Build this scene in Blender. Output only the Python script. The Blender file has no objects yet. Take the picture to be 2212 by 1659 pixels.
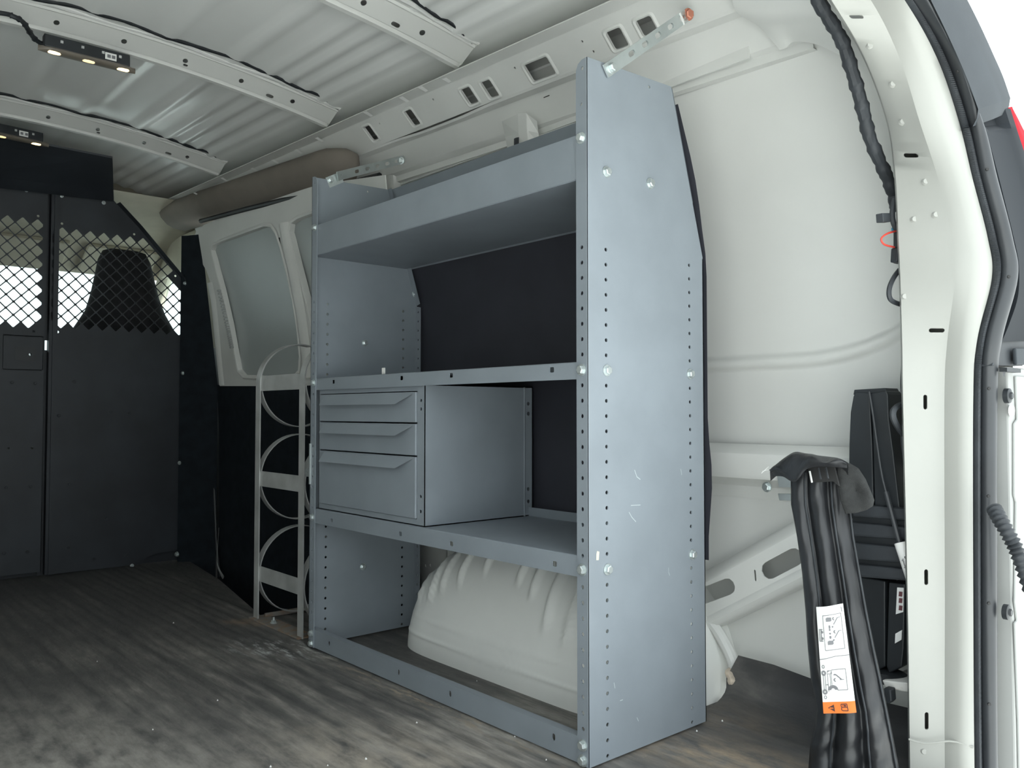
import bpy, math, random
from mathutils import Vector, Matrix
from mathutils.geometry import delaunay_2d_cdt
V = Vector
PI = math.pi
random.seed(7)
SC = bpy.context.scene
COL = SC.collection

# ------------------------------------------------------------------ camera
FPX, W2, H2 = 1814.4345, 1106.0, 829.5
CAM = V((1.8982, -0.9981, 0.5768))
YAW, PIT = -0.8512, 0.0339
cam = bpy.data.cameras.new('camera')
cam.sensor_width = 36.0
cam.lens = 36.0 * FPX / 2212.0
cam.clip_start = 0.02
cam_o = bpy.data.objects.new('camera', cam)
cam_o.location = CAM
cam_o.rotation_euler = (PI / 2 + PIT, 0.0, -YAW)
COL.objects.link(cam_o)
SC.camera = cam_o

# ------------------------------------------------------------------ world, exposure
SKY = 1.22
w = bpy.data.worlds.new('overcast_sky')
SC.world = w
w.use_nodes = True
nt = w.node_tree
bg = nt.nodes['Background']
tc = nt.nodes.new('ShaderNodeTexCoord')
sep = nt.nodes.new('ShaderNodeSeparateXYZ')
ramp = nt.nodes.new('ShaderNodeValToRGB')
nt.links.new(tc.outputs['Generated'], sep.inputs[0])
nt.links.new(sep.outputs['Z'], ramp.inputs[0])
ramp.color_ramp.elements[0].position = 0.0
ramp.color_ramp.elements[0].color = (0.90, 0.98, 1.0, 1)
ramp.color_ramp.elements[1].position = 0.7
ramp.color_ramp.elements[1].color = (1.38, 1.50, 1.54, 1)
nt.links.new(ramp.outputs[0], bg.inputs['Color'])
bg.inputs['Strength'].default_value = SKY
sun = bpy.data.lights.new('sun', 'SUN')
sun.energy = 8.5
sun.color = (0.96, 1.0, 1.0)
sun.angle = math.radians(6)
sun_o = bpy.data.objects.new('sun', sun)
sun_o.rotation_mode = 'QUATERNION'
sun_o.rotation_quaternion = V((-0.15, -0.10, 0.985)).to_track_quat('Z', 'Y')   # high, ahead of the van: the yard behind is lit, the opening shaded
COL.objects.link(sun_o)
SC.view_settings.view_transform = 'Standard'
SC.view_settings.look = 'None'
SC.view_settings.gamma = 1.0
SC.view_settings.use_curve_mapping = False
SC.view_settings.exposure = 0.83
SC.cycles.max_bounces = 10
SC.cycles.diffuse_bounces = 6
SC.cycles.use_denoising = True
SC.cycles.sample_clamp_indirect = 8.0

# ------------------------------------------------------------------ pixel <-> survey helpers
FWD = V((math.sin(YAW) * math.cos(PIT), math.cos(YAW) * math.cos(PIT), math.sin(PIT)))
RGT = V((math.cos(YAW), -math.sin(YAW), 0))
UP = RGT.cross(FWD)
def ray(px, py): return FWD + RGT * ((px - W2) / FPX) - UP * ((py - H2) / FPX)
def at(px, py, ax, val):
    d = ray(px, py); k = 'xyz'.index(ax)
    return CAM + d * ((val - CAM[k]) / d[k])
def hit(px, py, P, N):
    d = ray(px, py)
    return CAM + d * ((P - CAM).dot(N) / d.dot(N))
def proj(P):
    d = P - CAM; q = d.dot(FWD)
    return W2 + FPX * d.dot(RGT) / q, H2 - FPX * d.dot(UP) / q

# ------------------------------------------------------------------ materials
def lin(h):
    h = h.lstrip('#')
    o = []
    for i in (0, 2, 4):
        c = int(h[i:i + 2], 16) / 255
        o.append(c / 12.92 if c <= 0.04045 else ((c + 0.055) / 1.055) ** 2.4)
    return o
def mat(name, col, rough=0.5, metal=0.0, var=0.06, scale=6.0, bump=0.0, bscale=300.0, stretch=(1, 1, 1), col2=None, spec=0.5, coat=0.0,
        emit=None, estr=0.0, trans=0.0, lo=0.35, hi=0.65, rvar=0.0):
    m = bpy.data.materials.new(name); m.use_nodes = True
    n = m.node_tree; b = n.nodes['Principled BSDF']
    c = lin(col) if isinstance(col, str) else list(col)
    c2 = (lin(col2) if isinstance(col2, str) else list(col2)) if col2 else [min(1, x * (1 + var)) for x in c]
    c1 = c if col2 else [x * (1 - var) for x in c]
    t = n.nodes.new('ShaderNodeTexCoord'); mp = n.nodes.new('ShaderNodeMapping')
    mp.inputs['Scale'].default_value = stretch
    n.links.new(t.outputs['Object'], mp.inputs[0])
    nz = n.nodes.new('ShaderNodeTexNoise'); nz.inputs['Scale'].default_value = scale; nz.inputs['Detail'].default_value = 6
    n.links.new(mp.outputs[0], nz.inputs['Vector'])
    r = n.nodes.new('ShaderNodeValToRGB')
    r.color_ramp.elements[0].position = lo; r.color_ramp.elements[0].color = (*c1, 1)
    r.color_ramp.elements[1].position = hi; r.color_ramp.elements[1].color = (*c2, 1)
    n.links.new(nz.outputs['Fac'], r.inputs[0])
    n.links.new(r.outputs[0], b.inputs['Base Color'])
    b.inputs['Roughness'].default_value = rough
    b.inputs['Metallic'].default_value = metal
    b.inputs['Specular IOR Level'].default_value = spec
    b.inputs['Coat Weight'].default_value = coat
    b.inputs['Coat Roughness'].default_value = 0.12
    if trans: b.inputs['Transmission Weight'].default_value = trans
    if rvar:
        mr = n.nodes.new('ShaderNodeMapRange')
        mr.inputs['To Min'].default_value = max(0.05, rough - rvar); mr.inputs['To Max'].default_value = min(1, rough + rvar)
        n.links.new(nz.outputs['Fac'], mr.inputs['Value']); n.links.new(mr.outputs[0], b.inputs['Roughness'])
    if emit:
        b.inputs['Emission Color'].default_value = (*lin(emit), 1); b.inputs['Emission Strength'].default_value = estr
    if bump:
        n2 = n.nodes.new('ShaderNodeTexNoise'); n2.inputs['Scale'].default_value = bscale; n2.inputs['Detail'].default_value = 2
        n.links.new(mp.outputs[0], n2.inputs['Vector'])
        bp = n.nodes.new('ShaderNodeBump'); bp.inputs['Strength'].default_value = bump; bp.inputs['Distance'].default_value = 0.002
        n.links.new(n2.outputs['Fac'], bp.inputs['Height']); n.links.new(bp.outputs[0], b.inputs['Normal'])
    return m
M = {}
M['shelf'] = mat('powder_coat_grey', (0.215, 0.243, 0.270), 0.45, var=0.05, scale=9, bump=0.06, bscale=900)
M['paint'] = mat('body_paint_white', (0.66, 0.665, 0.64), 0.45, var=0.03, scale=3)
M['paint_in'] = mat('body_primer_white', (0.66, 0.665, 0.64), 0.5, var=0.05, scale=5)
M['pillar'] = mat('body_paint_dimmed', (0.34, 0.342, 0.318), 0.45, var=0.02, scale=4)
M['pillar'] = mat('body_paint_dimmed', (0.34, 0.342, 0.318), 0.45, var=0.02, scale=4)  # white body paint, colour darkened to offset strong skylight on the pillar
M['paint_dimmed_rear'] = mat('body_paint_dimmed_rear', (0.30, 0.305, 0.295), 0.5, var=0.03, scale=4, spec=0.3)  # same white paint, darkened further in colour against full sky on the rear face
M['archpaint_bright'] = mat('body_paint_brightened', (0.82, 0.83, 0.80), 0.45, var=0.03, scale=5)  # body paint lightened: bounce light on the arch is put into the colour
M['blank'] = mat('blank_panel_grey', (0.36, 0.39, 0.385), 0.30, var=0.05, scale=3)
M['roofpaint'] = mat('roof_paint', (0.82, 0.83, 0.81), 0.24, var=0.03, scale=2)
M['partition'] = mat('partition_black', (0.020, 0.024, 0.030), 0.55, var=0.25, scale=5, bump=0.05, bscale=700)
M['plastic'] = mat('black_plastic', (0.014, 0.017, 0.020), 0.5, var=0.2, scale=12)
M['carpet'] = mat('black_carpet', (0.011, 0.015, 0.019), 0.85, var=0.2, scale=30, spec=0.15)
M['dash'] = mat('dash_grey', (0.06, 0.06, 0.06), 0.6, var=0.1)
M['cloth'] = mat('seat_cloth', (0.012, 0.012, 0.014), 0.9, var=0.3, scale=30, bump=0.3, bscale=600)
M['vinyl'] = mat('black_vinyl', (0.014, 0.015, 0.017), 0.40, var=0.3, scale=20, bump=0.9, bscale=45, stretch=(1, 1, 0.45))
M['velcro'] = mat('felt_flap', (0.020, 0.021, 0.021), 0.95, var=0.3, scale=60, bump=0.4, bscale=700)
M['rubber'] = mat('seal_rubber', (0.028, 0.032, 0.037), 0.6, var=0.15, scale=30)
M['lamphouse'] = mat('lamp_housing_black', (0.012, 0.015, 0.019), 0.75, spec=0.2)
M['lamphouse'] = mat('lamp_housing_black', (0.014, 0.017, 0.021), 0.75, spec=0.2)
M['satin'] = mat('seal_bulb_rubber', (0.030, 0.033, 0.037), 0.4, var=0.1, scale=10)
M['cover'] = mat('corner_cover_plastic', (0.036, 0.042, 0.048), 0.7, spec=0.3, var=0.08, scale=15, bump=0.1, bscale=900)
M['zinc'] = mat('zinc_plate', (0.60, 0.65, 0.65), 0.36, metal=0.8, var=0.06, scale=25)
M['steel'] = mat('rack_steel', (0.46, 0.47, 0.46), 0.42, metal=0.35, var=0.15, scale=14)
M['liner'] = mat('dark_liner', (0.026, 0.027, 0.036), 0.6, var=0.1, scale=10)
M['beige'] = mat('beige_trim', (0.19, 0.165, 0.14), 0.8, var=0.06, scale=12, bump=0.15, bscale=600)
M['headliner'] = mat('headliner_beige', (0.50, 0.47, 0.38), 0.9, var=0.06, scale=12)
M['white'] = mat('label_white', (0.74, 0.74, 0.72), 0.5, var=0.03)
M['ink'] = mat('label_ink', (0.16, 0.16, 0.17), 0.6, var=0.05)
M['black_ink'] = mat('black_ink', (0.02, 0.02, 0.02), 0.6, var=0.05)
M['orange'] = mat('warning_orange', (0.85, 0.16, 0.015), 0.5, var=0.03)
M['red'] = mat('red_lens', (0.36, 0.0015, 0.010), 0.6, var=0.05, spec=0.04)
M['redwire'] = mat('red_wire', (0.62, 0.06, 0.04), 0.5)
M['blue'] = mat('blue_clip', (0.02, 0.18, 0.30), 0.5)
M['copper'] = mat('copper_bolt', (0.62, 0.25, 0.17), 0.4, metal=0.5)
M['rust'] = mat('rusty_plate', (0.22, 0.205, 0.185), 0.7, metal=0.1, var=0.3, scale=40, col2=(0.26, 0.15, 0.08), lo=0.42, hi=0.75)
M['lamp'] = mat('lamp_glow', (0.9, 0.75, 0.5), 0.3, emit='#ffe0a0', estr=1.6)
M['lampdim'] = mat('lamp_glow_dim', (0.9, 0.75, 0.5), 0.3, emit='#ffe0a0', estr=0.7)
M['foam'] = mat('seam_foam', (0.55, 0.47, 0.38), 0.9, var=0.3, scale=50, bump=0.6, bscale=90)
M['ground'] = mat('concrete_yard', (0.52, 0.52, 0.50), 0.9, var=0.1, scale=1.5)
M['ledge'] = mat('chipped_white_paint', (0.62, 0.61, 0.58), 0.55, col2=(0.3, 0.27, 0.23), scale=45, lo=0.58, hi=0.7)

def floor_mat():
    m = mat('rubber_mat', (0.022, 0.024, 0.026), 0.62, var=0.15, scale=9)
    n = m.node_tree; b = n.nodes['Principled BSDF']
    t = n.nodes.new('ShaderNodeTexCoord')
    def noise(scale, stretch, detail=6, rough=0.6):
        mp = n.nodes.new('ShaderNodeMapping'); mp.inputs['Scale'].default_value = stretch
        n.links.new(t.outputs['Object'], mp.inputs[0])
        z = n.nodes.new('ShaderNodeTexNoise'); z.inputs['Scale'].default_value = scale
        z.inputs['Detail'].default_value = detail; z.inputs['Roughness'].default_value = rough
        n.links.new(mp.outputs[0], z.inputs['Vector']); return z
    def rampn(src, a, bb):
        r = n.nodes.new('ShaderNodeMapRange'); r.inputs['From Min'].default_value = a; r.inputs['From Max'].default_value = bb
        n.links.new(src.outputs['Fac'], r.inputs['Value']); return r
    def mix(fac, A, B):
        x = n.nodes.new('ShaderNodeMix'); x.data_type = 'RGBA'
        n.links.new(fac, x.inputs['Factor'])
        for s, q in ((6, A), (7, B)):
            if isinstance(q, tuple): x.inputs[s].default_value = (*q, 1)
            else: n.links.new(q, x.inputs[s])
        return x.outputs[2]
    big = rampn(noise(2.2, (1, 1, 1)), 0.36, 0.66)
    streak = rampn(noise(7, (0.28, 3.6, 1), 7, 0.62), 0.42, 0.62)
    fine = rampn(noise(30, (0.5, 1.6, 1)), 0.35, 0.7)
    grit = rampn(noise(140, (1, 1, 1), 3), 0.66, 0.78)
    dust = mix(fine.outputs[0], (0.19, 0.180, 0.166), (0.40, 0.372, 0.335))
    mul = n.nodes.new('ShaderNodeMath'); mul.operation = 'MULTIPLY_ADD'
    n.links.new(streak.outputs[0], mul.inputs[0]); n.links.new(big.outputs[0], mul.inputs[1]); mul.inputs[2].default_value = 0.20
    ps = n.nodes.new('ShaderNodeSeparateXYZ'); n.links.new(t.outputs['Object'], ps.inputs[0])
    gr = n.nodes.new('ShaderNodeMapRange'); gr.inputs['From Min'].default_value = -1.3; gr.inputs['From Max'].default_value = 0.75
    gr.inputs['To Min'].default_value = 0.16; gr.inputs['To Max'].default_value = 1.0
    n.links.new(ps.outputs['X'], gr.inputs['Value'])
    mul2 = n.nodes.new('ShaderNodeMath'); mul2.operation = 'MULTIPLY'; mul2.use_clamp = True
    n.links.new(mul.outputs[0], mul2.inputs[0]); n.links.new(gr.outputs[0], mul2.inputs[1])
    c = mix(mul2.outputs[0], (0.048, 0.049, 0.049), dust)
    c = mix(grit.outputs[0], c, (0.26, 0.24, 0.21))
    pos = n.nodes.new('ShaderNodeSeparateXYZ'); n.links.new(t.outputs['Object'], pos.inputs[0])
    def ellipse(cx, cy, rx, ry, ang):
        ca, sa = math.cos(ang), math.sin(ang)
        mp = n.nodes.new('ShaderNodeMapping'); mp.vector_type = 'TEXTURE'
        mp.inputs['Location'].default_value = (cx, cy, 0); mp.inputs['Rotation'].default_value = (0, 0, ang); mp.inputs['Scale'].default_value = (rx, ry, 1000)
        n.links.new(t.outputs['Object'], mp.inputs[0])
        ln = n.nodes.new('ShaderNodeVectorMath'); ln.operation = 'LENGTH'; n.links.new(mp.outputs[0], ln.inputs[0])
        r = n.nodes.new('ShaderNodeMapRange'); r.inputs['From Min'].default_value = 1.0; r.inputs['From Max'].default_value = 0.25
        n.links.new(ln.outputs['Value'], r.inputs['Value']); return r
    def stain(c, el, nz_, colr):
        mm = n.nodes.new('ShaderNodeMath'); mm.operation = 'MULTIPLY'
        n.links.new(el.outputs[0], mm.inputs[0]); n.links.new(nz_.outputs[0], mm.inputs[1]); return mix(mm.outputs[0], c, colr)
    chalk = rampn(noise(26, (0.5, 2.2, 1), 8, 0.7), 0.50, 0.62)
    brown = rampn(noise(16, (0.8, 1.6, 1), 7, 0.65), 0.36, 0.66)
    c = stain(c, ellipse(-0.03, -0.055, 0.20, 0.10, 0.5), chalk, (0.52, 0.53, 0.52))
    corner_dark = rampn(noise(5, (1, 1, 1)), 0.05, 0.42)
    c = stain(c, ellipse(1.16, 0.47, 0.42, 0.30, 0.0), corner_dark, (0.035, 0.036, 0.038))  # darker tone over the mat's rear corner
    c = stain(c, ellipse(1.03, 0.20, 0.26, 0.10, 0.35), brown, (0.30, 0.235, 0.165))
    c = stain(c, ellipse(0.95, 0.34, 0.18, 0.09, 0.2), brown, (0.15, 0.125, 0.10))
    c = stain(c, ellipse(0.50, -0.012, 0.55, 0.028, 0.0), chalk, (0.34, 0.28, 0.21))
    c = stain(c, ellipse(0.72, -0.25, 0.35, 0.22, 0.2), brown, (0.36, 0.32, 0.27))
    c = stain(c, ellipse(0.55, -0.62, 0.75, 0.34, 0.1), brown, (0.33, 0.31, 0.285))
    c = stain(c, ellipse(-0.33, 0.0, 0.12, 0.05, 0.6), brown, (0.26, 0.19, 0.13))
    n.links.new(c, b.inputs['Base Color'])
    bp = n.nodes.new('ShaderNodeBump'); bp.inputs['Strength'].default_value = 0.35; bp.inputs['Distance'].default_value = 0.003
    n.links.new(fine.outputs[0], bp.inputs['Height']); n.links.new(bp.outputs[0], b.inputs['Normal'])
    return m
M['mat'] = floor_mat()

def glass_mat():
    m = bpy.data.materials.new('tinted_glass'); m.use_nodes = True
    n = m.node_tree; n.nodes.clear()
    o = n.nodes.new('ShaderNodeOutputMaterial'); mx = n.nodes.new('ShaderNodeMixShader')
    tr = n.nodes.new('ShaderNodeBsdfTransparent'); gl = n.nodes.new('ShaderNodeBsdfGlossy')
    fr = n.nodes.new('ShaderNodeValue'); fr.outputs[0].default_value = 0.05
    tr.inputs['Color'].default_value = (0.60, 0.69, 0.68, 1); gl.inputs['Roughness'].default_value = 0.03
    n.links.new(fr.outputs[0], mx.inputs[0]); n.links.new(tr.outputs[0], mx.inputs[1]); n.links.new(gl.outputs[0], mx.inputs[2])
    n.links.new(mx.outputs[0], o.inputs[0]); return m
M['glass'] = glass_mat()

# ------------------------------------------------------------------ mesh helpers
def catmull(P, n=6):
    out = []
    for i in range(len(P) - 1):
        a = P[max(i - 1, 0)]; b = P[i]; c = P[i + 1]; d = P[min(i + 2, len(P) - 1)]
        for k in range(n):
            t = k / n
            out.append(0.5 * ((2 * b) + (c - a) * t + (2 * a - 5 * b + 4 * c - d) * t * t + (3 * b - a - 3 * c + d) * t ** 3))
    out.append(P[-1]); return out
def circ(cx, cy, r, n=10): return [(cx + r * math.cos(2 * PI * k / n), cy + r * math.sin(2 * PI * k / n)) for k in range(n)]
def rrect(x0, x1, y0, y1, r, n=3):
    o = []
    for cx, cy, a in ((x1 - r, y1 - r, 0), (x0 + r, y1 - r, PI / 2), (x0 + r, y0 + r, PI), (x1 - r, y0 + r, 1.5 * PI)):
        for k in range(n + 1):
            t = a + PI / 2 * k / n; o.append((cx + r * math.cos(t), cy + r * math.sin(t)))
    return o
def slot(cx, cy, hl, hw, ang=0, n=5):
    o = []
    for s in (1, -1):
        for k in range(n + 1):
            t = -PI / 2 + PI * k / n
            o.append((s * (hl - hw + hw * math.cos(t)), s * hw * math.sin(t)))
    c, q = math.cos(ang), math.sin(ang)
    return [(cx + x * c - y * q, cy + x * q + y * c) for x, y in o]
def inpoly(p, poly):
    x, y = p; c = False; j = len(poly) - 1
    for i in range(len(poly)):
        xi, yi = poly[i]; xj, yj = poly[j]
        if (yi > y) != (yj > y) and x < (xj - xi) * (y - yi) / (yj - yi) + xi: c = not c
        j = i
    return c
def dens(poly, step):
    o = []
    for i, a in enumerate(poly):
        b = poly[(i + 1) % len(poly)]; n = max(1, int(math.dist(a, b) / step))
        for k in range(n): o.append((a[0] + (b[0] - a[0]) * k / n, a[1] + (b[1] - a[1]) * k / n))
    return o

def children_off(parent):
    o = V((0, 0, 0)); p = parent
    while p is not None: o += p.location; p = p.parent
    return o

class MB:
    def __init__(s): s.v = []; s.f = []
    def add(s, vs, fs):
        b = len(s.v); s.v += [V(x) for x in vs]; s.f += [[b + i for i in f] for f in fs]; return s
    def box(s, x0, x1, y0, y1, z0, z1):
        return s.hexa([(x0, y0, z0), (x1, y0, z0), (x1, y1, z0), (x0, y1, z0), (x0, y0, z1), (x1, y0, z1), (x1, y1, z1), (x0, y1, z1)])
    def hexa(s, p):
        return s.add(p, [(3, 2, 1, 0), (4, 5, 6, 7), (0, 1, 5, 4), (1, 2, 6, 5), (2, 3, 7, 6), (3, 0, 4, 7)])
    def obox(s, c, a, b, d):
        c = V(c); a = V(a); b = V(b); d = V(d)
        return s.hexa([c - a - b - d, c + a - b - d, c + a + b - d, c - a + b - d, c - a - b + d, c + a - b + d, c + a + b + d, c - a + b + d])
    def prism(s, poly, fn, w0, w1):
        n = len(poly)
        vs = [fn(u, v, w0) for u, v in poly] + [fn(u, v, w1) for u, v in poly]
        return s.add(vs, [list(range(n))[::-1], list(range(n, 2 * n))] + [(i, (i + 1) % n, n + (i + 1) % n, n + i) for i in range(n)])
    def grid(s, rows, closed=False, cap=False):
        nr, nc = len(rows), len(rows[0]); vs = [p for r in rows for p in r]; fs = []
        for i in range(nr - 1):
            for j in range(nc if closed else nc - 1):
                k = (j + 1) % nc
                fs.append((i * nc + j, i * nc + k, (i + 1) * nc + k, (i + 1) * nc + j))
        if cap: fs += [list(range(nc))[::-1], [(nr - 1) * nc + j for j in range(nc)]]
        return s.add(vs, fs)
    def tube(s, path, r, n=8, cap=True, flat=1.0, ref=None):
        path = [V(p) for p in path]; rows = []
        up = V(ref) if ref else None
        for i, p in enumerate(path):
            t = (path[min(i + 1, len(path) - 1)] - path[max(i - 1, 0)]).normalized()
            if up is None: up = V((0, 0, 1)) if abs(t.z) < 0.9 else V((1, 0, 0))
            a = (up - t * up.dot(t)).normalized(); b = t.cross(a)
            if not ref: up = a
            rr = r[i] if isinstance(r, (list, tuple)) else r
            rows.append([p + a * (rr * math.cos(2 * PI * k / n)) + b * (rr * flat * math.sin(2 * PI * k / n)) for k in range(n)])
        return s.grid(rows, closed=True, cap=cap)
    def bar(s, path, wdir, hw, th, inward=None):
        """flat bar swept along path: half width hw along wdir, thickness th"""
        path = [V(p) for p in path]; wd = V(wdir).normalized(); rows = []
        for i, p in enumerate(path):
            t = (path[min(i + 1, len(path) - 1)] - path[max(i - 1, 0)]).normalized()
            n = t.cross(wd).normalized()
            rows.append([p + wd * hw + n * th / 2, p - wd * hw + n * th / 2, p - wd * hw - n * th / 2, p + wd * hw - n * th / 2])
        return s.grid(rows, closed=True, cap=True)
    def cyl(s, p0, p1, r, n=14, r1=None):
        return s.tube([p0, p1], [r, r if r1 is None else r1], n)
    def sheet(s, outline, holes, fn, th=0.0, extra=()):
        loops = [outline] + list(holes); pts = []; ed = []
        for L in loops:
            b = len(pts); pts += L; ed += [(b + i, b + (i + 1) % len(L)) for i in range(len(L))]
        pts = list(pts) + list(extra)
        vv, ee, ff, *_ = delaunay_2d_cdt([V(p) for p in pts], ed, [], 1, 1e-7)
        bbs = [(min(p[0] for p in h), max(p[0] for p in h), min(p[1] for p in h), max(p[1] for p in h), h) for h in holes]
        tri = []
        for f in ff:
            cx = sum(vv[i].x for i in f) / 3; cy = sum(vv[i].y for i in f) / 3
            if any(a <= cx <= b and c <= cy <= d and inpoly((cx, cy), h) for a, b, c, d, h in bbs): continue
            if not inpoly((cx, cy), outline): continue
            tri.append(list(f))
        n = len(vv)
        if th == 0:
            return s.add([fn(p.x, p.y, 0) for p in vv], tri)
        vs = [fn(p.x, p.y, 0) for p in vv] + [fn(p.x, p.y, th) for p in vv]
        fs = list(tri) + [[n + i for i in t[::-1]] for t in tri]
        cnt = {}
        for t in tri:
            for i in range(3):
                a, b = t[i], t[(i + 1) % 3]; k = (min(a, b), max(a, b))
                cnt[k] = None if k in cnt else (a, b)
        for e in cnt.values():
            if e: fs.append([e[1], e[0], n + e[0], n + e[1]])
        return s.add(vs, fs)
    def build(s, name, material, parent=None, smooth=False, bevel=0, ang=35, kind=None, label=None):
        off = children_off(parent)
        me = bpy.data.meshes.new(name)
        me.from_pydata([p - off for p in s.v], [], s.f)
        me.validate(); me.update()
        me.materials.append(M[material] if isinstance(material, str) else material)
        o = bpy.data.objects.new(name, me); COL.objects.link(o)
        if parent is not None: o.parent = parent
        if smooth:
            me.polygons.foreach_set('use_smooth', [True] * len(me.polygons))
            me.set_sharp_from_angle(angle=math.radians(ang))
        if bevel:
            b = o.modifiers.new('bevel', 'BEVEL'); b.width = bevel; b.segments = 2; b.limit_method = 'ANGLE'; b.angle_limit = math.radians(40)
        if kind: o['kind'] = kind
        if label: o['label'] = label
        return o
def thing(name, label, cat, loc, group=None):
    o = bpy.data.objects.new(name, None); COL.objects.link(o); o.location = loc; o.empty_display_size = 0.05
    o['label'] = label; o['category'] = cat
    if group: o['group'] = group
    bpy.context.view_layer.update()
    return o
def tag(o, label, cat, group=None):
    o['label'] = label; o['category'] = cat
    if group: o['group'] = group
    return o

BOLT = {}
def bolt_mesh(kind='zinc', k=1.0):
    key = (kind, k)
    if key not in BOLT:
        b = MB()
        b.cyl((0, 0, -0.001), (0, 0, 0.0018), 0.0088 * k, 16)
        b.tube([(0, 0, 0.0016), (0, 0, 0.0062 * k), (0, 0, 0.0072 * k)], [0.0066 * k, 0.0066 * k, 0.0052 * k], 6)
        me = bpy.data.meshes.new('bolt'); me.from_pydata(b.v, [], b.f); me.materials.append(M[kind]); BOLT[key] = me
    return BOLT[key]
def bolt(parent, pos, nrm, kind='zinc', k=1.0, name='bolt'):
    o = bpy.data.objects.new(name, bolt_mesh(kind, k)); COL.objects.link(o)
    o.parent = parent; o.location = V(pos) - children_off(parent)
    q = V(nrm).normalized().to_track_quat('Z', 'Y'); o.rotation_mode = 'QUATERNION'
    o.rotation_quaternion = q @ Matrix.Rotation(random.uniform(0, 1), 3, 'Z').to_quaternion()
    return o

# =================================================================== SETTING
# ---- ground outside
MB().add([(-40, -40, -0.75), (40, -40, -0.75), (40, 40, -0.75), (-40, 40, -0.75)], [(0, 1, 2, 3)]).build('ground', 'ground', kind='structure')

# ---- floor: ribbed rubber mat
def floor_build():
    b = MB(); ys = []; y = -1.25; k = 0
    prof = []
    while y < 0.045:
        prof += [(y, -0.0014), (y + 0.006, 0.0), (y + 0.019, 0.0), (y + 0.025, -0.0014)]
        y += 0.032
    rows = [[V((x, yy, zz)) for yy, zz in prof] for x in (-1.5, -1.2, -0.9, -0.6, -0.38, 0, 0.4, 0.8, 1.1, 1.395)]
    b.grid(rows)
    ye = prof[-1][0]
    b.add([(-1.5, ye, -.0014), (-0.39, ye, -.0014), (-0.97, 0.17, -.0014), (-1.47, 0.235, -.0014), (-1.5, 0.235, -.0014)], [(0, 1, 2, 3, 4)])
    b.grid([[V((x, yy, -0.0014)) for yy in (ye, 0.1, 0.2, 0.3, 0.4, 0.44)] for x in (-0.39, 0, 0.3, 0.6, 0.9, 1.15, 1.395)])
    # turned up lip of the mat in the rear corner
    rows = []
    for x in (0.905, 0.93, 1.0, 1.1, 1.2, 1.29):
        r = []
        y0 = 0.40 + 0.02 * min(1, (x - 0.9) / 0.1)
        top = 0.088 + 0.012 * math.sin(x * 9) - (0.05 if x < 0.91 else 0)
        for k in range(9):
            t = k / 8
            a = t * PI / 2
            r.append(V((x, y0 - 0.06 + 0.1 * math.sin(min(a * 1.25, PI / 2)), -0.002 + top * (1 - math.cos(a)))))
        rows.append(r)
    b.grid(rows)
    # sides of the mat and the metal deck below it
    b.box(-1.5, 1.39, -1.25, ye, -0.02, -0.006)
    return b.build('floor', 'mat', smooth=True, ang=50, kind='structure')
floor = floor_build()
# crumbs of dried sealant and grit on the mat
b = MB(); rr = random.Random(11)
for px, py in ((1112, 1590), (790, 1638), (708, 1652), (585, 1655), (375, 1345), (210, 1428), (1030, 1470), (1590, 1535), (1560, 1556), (1505, 1578), (1673, 1560), (1662, 1562), (1745, 1563), (1240, 1640), (900, 1560), (470, 1512), (1180, 1640), (330, 1575)):
    p = at(px, py, 'z', 0.0015); r = rr.uniform(.0012, .0026)
    b.add([p + V((r * math.cos(t) * rr.uniform(.6, 1.2), r * math.sin(t) * rr.uniform(.6, 1.2), -.0014)) for t in [k * PI / 3 for k in range(6)]] + [p + V((0, 0, r * .8))], [(k, (k + 1) % 6, 6) for k in range(6)])
b.build('floor_crumbs', 'white', floor, kind='stuff')
# step well of the side door
b = MB()
b.grid([[V((-1.45, 0.235, z)), V((-0.97, 0.17, z)), V((-0.39, 0.046, z)), V((-0.39, 0.5, z))] for z in (-0.004, -0.25)])
b.add([(-1.6, 0.0, -0.25), (-0.38, 0.0, -0.25), (-0.38, 0.6, -0.25), (-1.6, 0.6, -0.25)], [(0, 1, 2, 3)])
b.build('step_well', 'plastic', floor)

# ---- right hand side wall: outer skin with a rolled swage line
def skin_y(z):
    P = [(-0.3, .49), (0, .505), (.2, .515), (.45, .525), (.7, .52), (.9, .505), (1.05, .485), (1.2, .45), (1.33, .405), (1.42, .36)]
    for (a, ya), (c, yc) in zip(P, P[1:]):
        if a <= z <= c: return ya + (yc - ya) * (z - a) / (c - a)
    return P[-1][1]
def skin_build():
    zs = [-0.3, -0.1, 0.1, 0.25, 0.4, 0.5, 0.6, 0.64, 0.66, 0.6645, 0.668, 0.672, 0.679, 0.685, 0.690, 0.6945, 0.70, 0.72, 0.8, 0.88, 0.96, 1.04, 1.12, 1.2, 1.28, 1.35, 1.42]
    rows = []
    for i in range(41):
        x = -0.4 + 1.74 * i / 40
        up = 0.055 * max(0, (x - 1.02) / 0.24) ** 2.2
        r = []
        for z in zs:
            k = math.exp(-((z - 0.68) / 0.10) ** 2)
            y = skin_y(z)
            if 0.665 < z < 0.694: y -= 0.013 * math.sin((z - 0.665) / 0.029 * PI) ** 0.8
            y -= 0.10 * max(0, (x - 1.16) / 0.2) ** 2
            r.append(V((x, y, z + up * k)))
        rows.append(r)
    return MB().grid(rows).build('wall_right', 'paint', smooth=True, ang=60, kind='structure')
wall_r = skin_build()
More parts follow.
